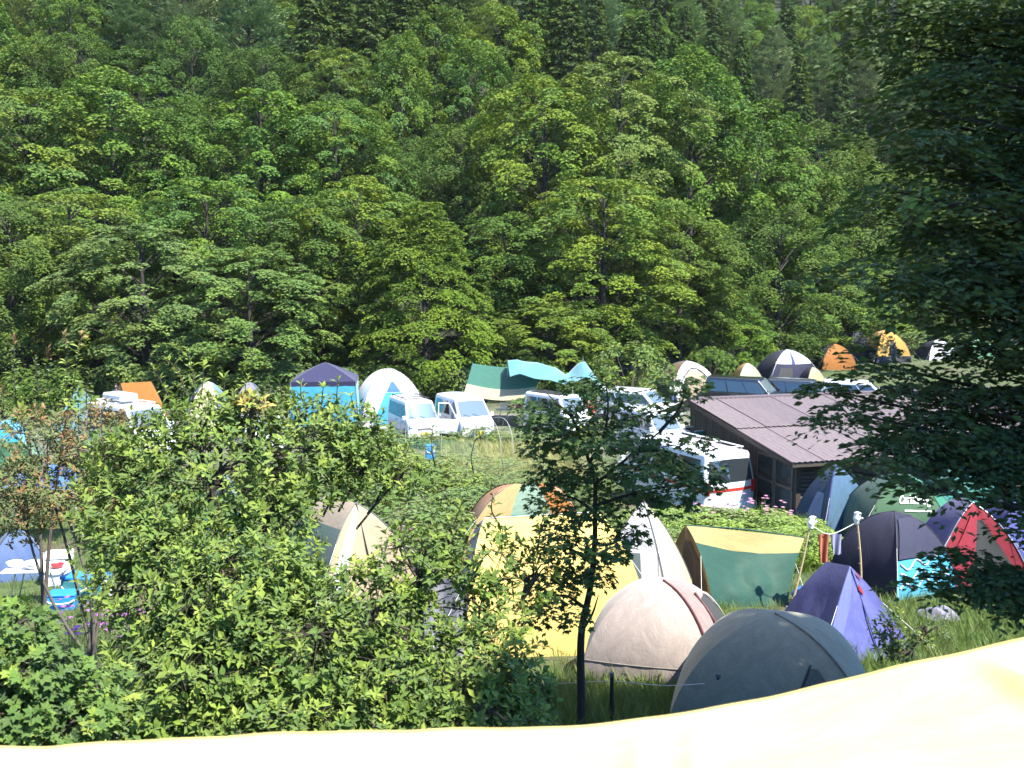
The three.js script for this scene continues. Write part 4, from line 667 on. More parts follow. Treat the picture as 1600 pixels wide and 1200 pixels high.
function cooler(pos, turn, w, h, d, body, lid, label) { const t = thing('cooler_box', label, 'cooler', [pos.x, pos.y, pos.z], turn); part('body', box(w, h, d, 0, h / 2, 0, 0.03), body, t); part('lid', box(w * 1.04, h * 0.18, d * 1.05, 0, h * 1.09, 0, 0.03), lid, t); part('handle', tube([V(-w * 0.5, h * 0.8, d * 0.53), V(-w * 0.3, h * 0.62, d * 0.6), V(w * 0.3, h * 0.62, d * 0.6), V(w * 0.5, h * 0.8, d * 0.53)], 0.014, 0.014, 5), WHITEPLASTIC, t); return t; }
const BLUEPLASTIC = std(lin(0.02, 0.2, 0.62), 0.4), REDPLASTIC = std(lin(0.35, 0.02, 0.03), 0.4), TEALPLASTIC = std(lin(0.05, 0.22, 0.24), 0.5);
{
  const top = foldTable(62, 18.0, 0.1, 1.1, 'low white camp table with bowls at the left');
  bowl(V(top.x - 0.42, top.y, top.z), 0.15, WHITEPLASTIC, 'white bowl at the left end of the camp table');
  bowl(V(top.x - 0.02, top.y, top.z + 0.1), 0.19, WHITEPLASTIC, 'large white bowl in the middle of the camp table');
  bowl(V(top.x + 0.4, top.y, top.z + 0.08), 0.12, REDPLASTIC, 'dark red bowl at the right end of the camp table');
  const a = spot(93, 19.6), b = spot(128, 18.3), c = spot(100, 17.6), e = spot(158, 18.6);
  cooler(V(a.x, a.y, a.z), 0.2, 0.5, 0.55, 0.45, WHITEPLASTIC, WHITEPLASTIC, 'tall white storage box behind the camp table');
  cooler(V(b.x, b.y, b.z), -0.2, 0.6, 0.42, 0.4, TEALPLASTIC, BLUEPLASTIC, 'teal cooler with blue lid right of the camp table');
  cooler(V(c.x, c.y, c.z), 0.1, 0.5, 0.26, 0.36, BLUEPLASTIC, BLUEPLASTIC, 'bright blue flat cooler in front of the camp table');
  cooler(V(e.x, e.y, e.z), 0.3, 0.4, 0.36, 0.34, WHITEPLASTIC, BLUEPLASTIC, 'white cooler with blue lid beside the grey tree stem');
}
{
  const top = foldTable(800, 50, 0.05, 1.6, 'white folding table under the green and cream tarp');
  cooler(V(top.x - 0.4, top.y, top.z), 0, 0.4, 0.3, 0.3, WHITEPLASTIC, WHITEPLASTIC, 'white box on the table under the green tarp');
  cooler(V(top.x + 0.35, top.y, top.z), 0.2, 0.3, 0.24, 0.25, REDPLASTIC, WHITEPLASTIC, 'small red box on the table under the green tarp');
}
// teal cloth over a drying frame behind the big white van
{
  const p = spot(1086, 31.6), t = thing('drying_frame', 'white metal drying frame with teal cloth beside the shed', 'drying rack', [p.x, p.y, p.z], 0.2), RAILS = std(lin(0.6, 0.6, 0.6), 0.5);
  for (const z of [-0.4, 0.4]) { part('hoop', tube([V(-0.7, 0, z), V(-0.68, 1.5, z), V(-0.3, 1.95, z), V(0.3, 1.95, z), V(0.68, 1.5, z), V(0.7, 0, z)], 0.018, 0.018, 6, 24), RAILS, t); }
  for (const x of [-0.3, 0.3]) part('rail', bar(V(x, 1.95, -0.4), V(x, 1.95, 0.4), 0.014), RAILS, t);
  part('cloth', grid((u, v) => { const a = lerp(-0.75, 0.2, v), x = lerp(-0.72, 0.2, u); return V(x, lerp(0.25, 2.0, v) - 0.14 * Math.sin(u * 3.1) * (1 - v) , 0.44 + 0.04 * Math.sin(u * 16 + v * 2)); }, 24, 10), fabric(0.02, 0.15, 0.125), t);
}
// clothes line on two bamboo poles
{
  const a = spot(1232, 17.3), b = spot(1346, 17.6), ta = aim(1267, 815, 17.3), tb = aim(1339, 808, 17.6);
  const pole = (p, q, label) => { const t = thing('bamboo_pole', label, 'pole', [p.x, p.y, p.z]), d = q.clone().sub(p); part('cane', tube([V(0, -0.1, 0), d.clone().multiplyScalar(0.5).add(V(0.03, 0, 0)), d], 0.022, 0.016, 7), WOODPOLE, t); for (let i = 1; i < 6; i++) part('node', new THREE.TorusGeometry(0.021, 0.004, 4, 8).rotateX(1.57).translate(d.x * i / 6 + 0.01, d.y * i / 6, d.z * i / 6), WOODPOLE, t); };
  pole(a, ta, 'leaning bamboo pole at the left end of the clothes line'); pole(b, tb, 'upright bamboo pole at the right end of the clothes line');
  const glove = (p, turn, label) => { const t = thing('work_glove', label, 'glove', [p.x, p.y - 0.1, p.z], turn); const bones = [[V(0, 0, 0), V(0, 0.08, 0), 0.045, 0.055], [V(0, 0.08, 0), V(0.01, 0.15, 0), 0.06, 0.05], ...[-1.5, -0.5, 0.5, 1.5].map((q) => [V(q * 0.024, 0.14, 0), V(q * 0.034 + 0.02, 0.2 - Math.abs(q) * 0.012, 0.03), 0.016, 0.014]), [V(0.05, 0.07, 0), V(0.1, 0.1, 0.02), 0.018, 0.016]]; part('knit', bodyField(bones, V(-0.1, -0.06, -0.08), V(0.14, 0.25, 0.1), 0.011, 0.008), COTTONWHITE, t); };
  glove(ta, 0.2, 'white work glove on the left bamboo pole'); glove(tb, -0.6, 'white work glove on the right bamboo pole');
  const mid = ta.clone().lerp(tb, 0.4).add(V(0, -0.26, 0));
  single('clothes_line', tube([ta.clone().add(V(0, -0.06, 0)), mid, tb.clone().add(V(0, -0.1, 0))], 0.007, 0.007, 5, 16), CORD, 'white rope strung between the two bamboo poles', 'rope');
  const hang = (name, x0, w, h, m, label, cat) => { const p = mid.clone().add(V(x0, 0, 0)); const t = thing(name, label, cat, [p.x, p.y, p.z], 0.1); for (const q of [0.03, -0.03]) part('fold', grid((u, v) => V((u - 0.5) * w * (1 - 0.25 * v) + 0.03 * v, -v * h * (q > 0 ? 1 : 0.85), q * (0.4 + v) + 0.03 * Math.sin(u * 9 + v * 3)), 12, 10), m, t); };
  hang('hanging_towel', -0.1, 0.2, 0.52, fabric(0.4, 0.1, 0.045), 'orange towel hanging from the clothes line', 'towel');
  hang('hanging_shirt', 0.12, 0.2, 0.36, fabric(0.26, 0.26, 0.42), 'lilac cloth hanging beside the orange towel', 'cloth');
  const bp = spot(1236, 17.2), tb2 = thing('concrete_block', 'grey concrete block at the foot of the leaning bamboo pole', 'block', [bp.x + 0.08, bp.y, bp.z + 0.12], 0.3), CON = std(lin(0.42, 0.41, 0.38), 0.95, { map: grainMap });
  part('web', [box(0.39, 0.19, 0.03, 0, 0.095, 0.06), box(0.39, 0.19, 0.03, 0, 0.095, -0.06), ...[-0.18, -0.06, 0.06, 0.18].map((x) => box(0.03, 0.19, 0.09, x, 0.095, 0))], CON, tb2);
}
// blue ground cloth and violet cloth
{
  const p = spot(1277, 17.5); single('ground_cloth', grid((u, v) => V(p.x + (u - 0.5) * 0.7, land(p.x, p.z) + 0.08 + 0.28 * v * Math.sin(u * 2.6 + 0.3) + 0.03 * Math.sin(u * 13), p.z - v * 0.5), 14, 8), fabric(0.02, 0.12, 0.3), 'crumpled bright blue sheet behind the blue-violet tent', 'sheet');
  const q = spot(1478, 16.5); single('dropped_cloth', grid((u, v) => V(q.x + (u - 0.5) * 0.6, land(q.x, q.z) + 0.05 + 0.16 * Math.sin(u * 3) * Math.sin(v * 3) + 0.03 * Math.sin(u * 15 + v * 7), q.z - v * 0.5), 14, 10), LILAC, 'violet cloth lying on the shaded grass under the dark tree', 'cloth');
}
// posts with a strand of wire below the maple
{
  const posts = [[955, 10.6, 'black fence post in the grass right of the maple trunk'], [1120, 10.5, 'black fence post hidden in front of the slate dome'], [760, 10.8, 'black fence post among the bush leaves']], tops = [];
  for (const [px, d, label] of posts) { const p = spot(px, d), t = thing('fence_post', label, 'post', [p.x, p.y, p.z], 0.3); part('stake', new THREE.CylinderGeometry(0.022, 0.03, 0.78, 8).translate(0, 0.34, 0), BLACK, t); part('cap', new THREE.CylinderGeometry(0.026, 0.028, 0.04, 8).translate(0, 0.74, 0), GREYPLASTIC, t); tops.push(p.clone().add(V(0, 0.66, 0))); }
  single('fence_wire', tube([tops[2], tops[0].clone().lerp(tops[2], 0.5).add(V(0, -0.05, 0)), tops[0], tops[0].clone().lerp(tops[1], 0.5).add(V(0, -0.04, 0)), tops[1]], 0.0045, 0.0045, 4, 24), METAL, 'thin wire strung between the black fence posts', 'wire');
}
// garden plot: hoops, stakes and net
{
  const HOOP = std(lin(0.34, 0.34, 0.3), 0.5);
  [[781, 36], [800, 36.6], [822, 37.4], [852, 38]].forEach(([px, d], i) => { const p = spot(px, d); single('garden_hoop', tube([V(p.x, p.y - 0.1, p.z), V(p.x + 0.02, p.y + 1.1, p.z - 0.05), V(p.x - 0.25, p.y + 1.75, p.z - 0.4), V(p.x - 0.75, p.y + 1.7, p.z - 0.9), V(p.x - 0.95, p.y + 1.0, p.z - 1.2), V(p.x - 0.95, p.y, p.z - 1.2)], 0.01, 0.01, 5, 24), HOOP, `${['leftmost', 'second', 'third', 'rightmost'][i]} pale hoop of the garden bed left of the maple`, 'hoop', 'hoops over the garden bed'); });
  const net = [[592, 38.2], [634, 37.6], [690, 37.2], [742, 36.8]].map(([px, d]) => spot(px, d));
  net.forEach((p, i) => single('garden_stake', new THREE.CylinderGeometry(0.01, 0.013, 1.3, 6).translate(p.x, p.y + 0.7, p.z), HOOP, `thin grey stake of the garden net, ${['at its left end', 'second from the left', 'third from the left', 'at its right end'][i]}`, 'stake', 'stakes of the garden net'));
  const t = thing('garden_net', 'green mesh net round the garden plot below the white vans', 'net', [0, 0, 0]), threads = [];
  for (let i = 0; i < 3; i++) { const a = net[i], b = net[i + 1]; for (let k = 0; k <= 22; k++) { const u = k / 22, q = a.clone().lerp(b, u); threads.push(bar(V(q.x, q.y, q.z), V(q.x, q.y + 0.95, q.z), 0.007, 0.007, 3)); } for (let k = 0; k < 14; k++) threads.push(bar(V(a.x, a.y + 0.05 + k * 0.07, a.z), V(b.x, b.y + 0.05 + k * 0.07, b.z), 0.006, 0.006, 3)); }
  part('mesh', threads, fabric(0.1, 0.24, 0.16, 0), t);
  const p = spot(672, 39); cooler(V(p.x, p.y, p.z), 0.2, 0.34, 0.5, 0.3, BLUEPLASTIC, BLUEPLASTIC, 'blue plastic tub behind the garden net');
}
// ---------- the yellow tarp in front of the camera ----------
{
  const t = thing('yellow_tarp', 'cream yellow tarp filling the bottom of the view', 'tarp', [0, 0, 0], 0, 'tarps in the camp'), TARP = fabric(0.82, 0.7, 0.295, 0.3);
  const edge = [[-400, 1185], [0, 1167], [60, 1170], [200, 1160], [420, 1148], [560, 1144], [720, 1140], [850, 1140], [1000, 1126], [1120, 1108], [1240, 1082], [1400, 1044], [1520, 1017], [1600, 998], [2000, 895]];
  const line = (u) => { const px = lerp(-400, 2000, u); return aim(px, (table(edge, px - 30) + table(edge, px) + table(edge, px + 30)) / 3 + 1.6 * Math.sin(px / 31) * Math.sin(px / 83), 3.9); };
  const surf = (u, v) => { const e = line(u), k = v * 2.0, fold = 0.016 * Math.sin(u * 46 + v * 5) * Math.sin(v * 3) + 0.02 * noise(u * 14, v * 3, 2) * Math.min(1, v * 4) + 0.05 * Math.exp(-(((u - 0.8 - v * 0.01) * 130) ** 2)) * Math.min(1, v * 6) + 0.035 * Math.exp(-(((u - 0.585 + v * 0.05) * 110) ** 2)) * Math.min(1, v * 5) + 0.035 * Math.exp(-(((u - 0.62 + v * 0.06) * 110) ** 2)) * Math.min(1, v * 5); return V(e.x * (1 - 0.0 * v), e.y + k * 0.17 - 0.12 * Math.sin(v * 3.1) + fold, e.z + k); };
  part('sheet', grid(surf, 220, 30), TARP, t);
  part('hem', tube(Array.from({ length: 61 }, (_, i) => line(i / 60)), 0.007, 0.007, 6, 240), fabric(0.72, 0.57, 0.17, 0.2), t);
  for (const u of [0.02, 0.98]) { const q = surf(u, 0.05), g = land(q.x, q.z); part('pole', bar(V(q.x, g - 0.05, q.z), V(q.x, q.y, q.z), 0.016), METAL, t); const q2 = surf(u, 1), g2 = land(q2.x, q2.z); part('guy_line', bar(V(q2.x, q2.y, q2.z), V(q2.x + (u > 0.5 ? 0.6 : -0.6), g2, q2.z + 0.4), 0.005), CORD, t); }
}

// ---------- bushes and trees near the camera ----------
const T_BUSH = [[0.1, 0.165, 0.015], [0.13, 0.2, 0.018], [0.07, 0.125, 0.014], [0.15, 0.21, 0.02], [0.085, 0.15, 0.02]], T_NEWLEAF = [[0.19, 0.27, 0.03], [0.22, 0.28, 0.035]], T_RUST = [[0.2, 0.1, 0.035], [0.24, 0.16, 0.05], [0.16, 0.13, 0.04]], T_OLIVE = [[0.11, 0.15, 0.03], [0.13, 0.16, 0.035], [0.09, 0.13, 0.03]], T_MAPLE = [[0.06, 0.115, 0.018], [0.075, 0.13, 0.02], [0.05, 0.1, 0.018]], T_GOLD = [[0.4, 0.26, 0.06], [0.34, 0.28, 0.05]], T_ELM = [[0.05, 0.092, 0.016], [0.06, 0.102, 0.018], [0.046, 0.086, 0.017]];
const pick = (r, a) => a[Math.floor(r() * a.length)];
// lobes [px, py, half width px, half height px, distance]; whorls of leaves on the tips of twigs that spring from stems
function whorlBush(name, label, rootPx, rootD, lobes, { seed, leaf = 0.098, tones = T_BUSH, fresh = 0.12, freshTones = T_NEWLEAF, dens = 1, per = 7, shape = 'ovate', mat = M.leafNear, shoots = [], stemR = 0.035, shell = 0.5, category = 'bush', wood = M.bark }) {
  const root = spot(rootPx, rootD), t = thing(name, label, category, [root.x, root.y, root.z], 0), f = new Foliage(shape, seed), r = rng(seed + 1), stems = [];
  const whorl = (p, ax, n, size, base, open = 0.95) => {
    const a = ax.clone().normalize(), e = Math.abs(a.y) > 0.9 ? V(1, 0, 0) : V(0, 1, 0), b = e.cross(a).normalize(), c = a.clone().cross(b), ph = r() * 6.28, spread = size * (0.3 + 1.5 * r());
    for (let i = 0; i < n; i++) {
      const th = ph + i * 2.39996, el = open + (r() - 0.5) * 0.7, ca = Math.cos(el), sa = Math.sin(el), rx = b.x * Math.cos(th) + c.x * Math.sin(th), ry = b.y * Math.cos(th) + c.y * Math.sin(th), rz = b.z * Math.cos(th) + c.z * Math.sin(th), k = 0.8 + 0.4 * r();
      f.leaf(p.x - a.x * spread * (i / n), p.y - a.y * spread * (i / n), p.z - a.z * spread * (i / n), a.x * ca + rx * sa, a.y * ca + ry * sa - 0.12, a.z * ca + rz * sa, a.x + (r() - 0.5) * 0.7, a.y + 0.3 + (r() - 0.5) * 0.7, a.z + (r() - 0.5) * 0.7, size * (0.5 + 0.8 * r()), [base[0] * k, base[1] * k, base[2] * k], 0.85 + 0.4 * r());
    }
  };
  let hub;
  for (const [px, py, wx, wy, d, dn = 1, tn] of lobes) {
    const c = aim(px, py, d).sub(root), R = wx / FOCAL * d, RY = wy / FOCAL * d, RZ = Math.min(R, 1) * 0.95, n = Math.round(wx * wy * 0.032 * dens * dn), knee = c.clone().multiplyScalar(0.5).add(V((r() - 0.5) * 0.3, 0.1, (r() - 0.5) * 0.2));
    const nodes = Array.from({ length: 7 }, () => V(c.x + (r() - 0.5) * R * 1.1, c.y + (r() - 0.5) * RY * 1.1, c.z + (r() - 0.5) * RZ * 1.1));
    for (const q of nodes) stems.push(tube([knee.clone().lerp(c, 0.5 + 0.5 * r()), c.clone().lerp(q, 0.5).add(V((r() - 0.5) * 0.15, 0.05, 0)), q], stemR * 0.4, stemR * 0.2, 4, 5));
    hub ??= c; const far = Math.abs(c.x - hub.x) > 0.9; if (far) knee.copy(hub).lerp(c, 0.55).add(V(0, 0.08, 0));
    stems.push(tube([far ? hub.clone() : V((r() - 0.5) * 0.3, -0.15, (r() - 0.5) * 0.3), knee, c], far ? stemR * 0.4 : stemR, far ? stemR * 0.2 : stemR * 0.4, 6, 8));
    for (let i = 0; i < n; i++) {
      const u = 2 * r() - 1, th = r() * 6.2832, q = lerp(shell, 1.06, Math.sqrt(r())), s = Math.sqrt(1 - u * u), lump = 1 + 0.3 * noise(u * 2.5 + px, th * 1.2, seed), o = V(s * Math.cos(th), u, s * Math.sin(th)), p = V(c.x + o.x * R * q * lump, c.y + o.y * RY * q * lump, c.z + o.z * RZ * q * lump);
      const base = r() < fresh ? pick(r, freshTones) : pick(r, tn || tones);
      whorl(p, V(o.x * 0.7 + (r() - 0.5) * 0.7, 0.75 + o.y * 0.4 + (r() - 0.5) * 0.4, o.z * 0.7 + (r() - 0.5) * 0.7), per + Math.floor(r() * 3) - 1, leaf, base);
      if (i % 4 === 0) { let q = nodes[0]; for (const m of nodes) if (m.distanceTo(p) < q.distanceTo(p)) q = m; stems.push(bar(q, p, 0.005, 0.0025, 3)); }
    }
  }
  for (const [px0, py0, px1, py1, d, tn, tip] of shoots) {                // long shoots standing out of the bush
    const a = aim(px0, py0, d).sub(root), b = aim(px1, py1, d).sub(root), m = a.clone().lerp(b, 0.5).add(V((r() - 0.5) * 0.1, 0, 0)), cv = new THREE.CatmullRomCurve3([a, m, b]), n = Math.max(3, Math.round(a.distanceTo(b) / 0.1));
    stems.push(tube([a, m, b], 0.009, 0.004, 4, 8));
    for (let i = 1; i <= n; i++) whorl(cv.getPoint(i / n), b.clone().sub(a).normalize(), i === n ? 6 : 4, leaf * (i === n ? 0.85 : 1.15), i >= n - 1 && tip ? pick(r, tip) : pick(r, tn), i === n ? 0.7 : 1.15);
  }
  part('stems', merge(stems), wood, t); part('leaves', f.build(), mat, t);
  return t;
}
whorlBush('leafy_bush', 'tall glossy-leaved bush with pale sprigs in front of the parked cars', 330, 10.6, [[330, 740, 165, 110, 10.8], [470, 710, 110, 85, 11], [210, 800, 95, 100, 10.6], [420, 820, 90, 70, 10.4], [555, 715, 62, 55, 11.4], [310, 655, 75, 45, 11.2], [400, 640, 55, 36, 11.2, 1, T_OLIVE], [395, 628, 26, 18, 11.0, 1.2, T_GOLD], [620, 740, 50, 36, 11.6, 0.8], [470, 650, 62, 40, 11.3], [545, 668, 55, 42, 11.3], [240, 690, 60, 50, 11], [190, 720, 55, 60, 10.9], [345, 640, 50, 34, 11.2], [590, 700, 40, 40, 11.4, 0.8]],
  { seed: 301, dens: 1.0, shoots: [[440, 640, 436, 596, 11.2, T_BUSH], [500, 645, 505, 604, 11.3, T_NEWLEAF], [455, 640, 450, 606, 11.2, T_NEWLEAF], [590, 690, 600, 640, 11.4, T_BUSH], [345, 630, 350, 590, 11.2, T_NEWLEAF], [365, 630, 372, 604, 11.2, T_BUSH], [215, 690, 205, 640, 11, T_NEWLEAF], [560, 660, 548, 618, 11.3, T_NEWLEAF], [415, 630, 418, 596, 11.2, T_OLIVE], [300, 640, 292, 545, 11.2, T_NEWLEAF], [270, 640, 235, 568, 11.2, T_NEWLEAF], [290, 620, 262, 560, 11.2, T_NEWLEAF], [310, 640, 318, 572, 11.2, T_BUSH], [385, 620, 388, 585, 11.2, T_NEWLEAF], [480, 640, 470, 600, 11.2, T_NEWLEAF], [530, 660, 528, 592, 11.2, T_BUSH], [560, 670, 575, 640, 11.3, T_NEWLEAF], [680, 730, 676, 668, 11.6, T_BUSH], [740, 740, 742, 688, 11.6, T_BUSH], [620, 720, 640, 690, 11.5, T_NEWLEAF]] });
whorlBush('leafy_bush', 'dense glossy bush at lower left above the yellow tarp', 330, 9, [[250, 920, 115, 120, 9.5], [360, 930, 140, 110, 9.3], [440, 1020, 150, 120, 9], [300, 1060, 160, 100, 8.8], [210, 1120, 120, 60, 8.4], [440, 1120, 130, 50, 8.3], [440, 900, 70, 50, 9.6], [190, 850, 70, 70, 9.8]], { seed: 302, dens: 1.05, shoots: [[350, 850, 340, 780, 9.6, T_BUSH], [250, 830, 240, 770, 9.6, T_NEWLEAF]] });
whorlBush('leafy_bush', 'loose leafy bush half covering the yellow tent', 640, 9.3, [[575, 960, 110, 90, 9.4], [650, 880, 80, 60, 9.7, 0.85], [610, 1060, 130, 85, 9], [740, 1050, 110, 85, 9], [745, 870, 80, 60, 9.8, 0.75], [760, 960, 75, 55, 9.6, 0.65], [820, 1080, 55, 55, 9, 0.8], [840, 900, 50, 60, 9.9, 0.5], [560, 1120, 120, 45, 8.6], [760, 1115, 100, 40, 8.6]], { seed: 303, dens: 1.0, fresh: 0.1, shoots: [[700, 850, 720, 790, 9.8, T_NEWLEAF], [780, 820, 770, 775, 9.8, T_BUSH], [840, 860, 850, 800, 9.8, T_NEWLEAF], [850, 1110, 858, 1060, 9, T_NEWLEAF]] });
whorlBush('rusty_tree', 'fine-leaved young tree with rust-brown foliage at the left', 153, 13, [[55, 690, 75, 60, 13, 0.9, T_OLIVE], [150, 690, 60, 62, 13, 1], [90, 760, 85, 55, 12.8, 0.9], [160, 760, 50, 50, 13, 1], [30, 780, 55, 70, 12.6, 0.9, T_OLIVE], [190, 690, 40, 50, 13, 0.8], [150, 830, 32, 40, 13, 0.5, T_OLIVE]], { seed: 304, leaf: 0.075, tones: [...T_OLIVE, ...T_RUST], fresh: 0.28, freshTones: T_RUST, dens: 2.6, per: 6, category: 'tree', stemR: 0.028, wood: std(lin(0.1, 0.085, 0.068), 0.9) });
whorlBush('shoot_bush', 'tall shoots with red leaf tips at the far left', 70, 15, [[40, 650, 40, 40, 15, 0.6], [105, 640, 45, 45, 15, 0.6]], { seed: 305, leaf: 0.12, dens: 0.9, shoots: [[28, 650, 22, 528, 15, T_BUSH, T_RUST], [80, 640, 75, 545, 15, T_BUSH, T_RUST], [100, 640, 100, 522, 15, T_NEWLEAF, T_RUST], [110, 640, 128, 520, 15, T_NEWLEAF, T_RUST], [60, 650, 55, 560, 15, T_OLIVE], [5, 650, 4, 602, 15, T_OLIVE, T_RUST], [92, 640, 88, 575, 15, T_BUSH], [135, 640, 140, 580, 15, T_OLIVE]] });
whorlBush('maple_bush', 'green maple sprays in the lower left corner', -30, 7, [[20, 985, 70, 55, 7.2], [60, 1060, 80, 60, 7], [20, 1120, 90, 50, 6.8], [110, 1130, 90, 45, 6.9], [150, 1080, 60, 45, 7.2, 0.6], [10, 1050, 60, 60, 7]], { seed: 306, leaf: 0.085, shape: 'lobed', tones: [[0.08, 0.15, 0.016], [0.1, 0.175, 0.02], [0.06, 0.12, 0.016]], per: 5, dens: 0.75 });
whorlBush('leafy_bush', 'small dark bush between the slate dome and the shaded grass', 1395, 12, [[1392, 990, 34, 44, 12], [1415, 1020, 30, 24, 11.8], [1450, 985, 30, 24, 12.2, 0.6]], { seed: 307, leaf: 0.085, tones: T_ELM, fresh: 0.05, dens: 1.2 });

// thin maple in front of the beige and yellow tents
{
  const root = spot(908, 10.4), t = thing('young_maple', 'thin dark maple standing before the yellow and beige tents', 'tree', [root.x, root.y, root.z]), r = rng(41), P = (x, y, d = 10.4) => aim(x, y, d).sub(root), wood = [], f = new Foliage('lobed', 42);
  wood.push(tube([V(0, -0.1, 0), P(908, 1096), P(909, 984), P(921, 927), P(929, 852), P(930, 777), P(930, 752), P(921, 722), P(905, 680), P(890, 640)], 0.055, 0.012, 7, 30));
  const limbs = [[[930, 755], [955, 737], [992, 705], [1030, 675], [1046, 652]], [[929, 800], [900, 780], [865, 770]], [[929, 790], [960, 780], [1010, 765], [1060, 760]], [[921, 722], [940, 690], [950, 640], [945, 585]], [[992, 705], [1040, 705], [1095, 735]], [[1030, 675], [1060, 640], [1075, 600]], [[925, 880], [895, 860], [870, 850]], [[915, 950], [880, 930], [845, 950]], [[905, 680], [870, 670], [835, 680]], [[928, 850], [955, 850], [985, 830]], [[893, 650], [870, 630], [855, 615]], [[909, 985], [925, 960], [935, 930]]];
  for (const L of limbs) { const off = (r() - 0.5) * 0.9; wood.push(tube(L.map(([x, y], i) => P(x, y, 10.4 + off * i / L.length)), 0.022, 0.005, 5, 12)); }
  const sprays = [[880, 640, 52, 26], [840, 655, 36, 22], [955, 620, 42, 24], [1065, 600, 46, 22], [1040, 640, 36, 20], [850, 690, 40, 22], [935, 690, 55, 26], [1005, 690, 50, 22], [1090, 735, 44, 20], [1045, 775, 44, 24], [885, 735, 48, 24], [860, 785, 40, 22], [965, 775, 55, 26], [1000, 735, 44, 22], [880, 850, 38, 30], [950, 855, 38, 26], [865, 910, 40, 30], [838, 955, 34, 24], [985, 830, 30, 22], [1090, 690, 28, 16], [942, 590, 20, 14], [905, 600, 30, 16], [920, 665, 40, 22], [895, 690, 40, 20], [860, 745, 40, 20], [940, 735, 40, 20], [920, 800, 36, 22], [900, 890, 36, 24], [935, 900, 26, 20], [1030, 720, 34, 18], [975, 660, 36, 18], [1105, 760, 24, 14], [870, 820, 34, 22], [1070, 750, 40, 16], [900, 960, 24, 20], [820, 630, 22, 14]];
  for (const [px, py, wx, wy] of sprays) {
    const d = 10.4 + (r() - 0.5) * 1.3, c = P(px, py, d), R = wx / FOCAL * d, RY = wy / FOCAL * d, near = wood.length;
    wood.push(bar(P(lerp(px, 925, 0.55), py + 14, lerp(d, 10.4, 0.5)), c, 0.008, 0.004, 3));
    for (let i = 0; i < wx * wy * 0.19; i++) {
      const th = r() * 6.2832, q = Math.sqrt(r()), k = 0.75 + 0.5 * r(), b = pick(r, T_MAPLE);
      f.leaf(c.x + Math.cos(th) * R * q, c.y + (r() - 0.5) * 1.5 * RY - q * q * RY * 0.3, c.z + Math.sin(th) * R * q * 1.1, Math.cos(th + (r() - 0.5) * 2), -0.35 + (r() - 0.5) * 0.6, Math.sin(th + (r() - 0.5) * 2), (r() - 0.5) * 1.1, 1, (r() - 0.5) * 1.1, 0.078 * (0.7 + 0.6 * r()), [b[0] * k, b[1] * k, b[2] * k]);
    }
  }
  part('trunk', merge(wood), M.darkBark, t); part('crown', f.build(), M.leafShade, t);
}

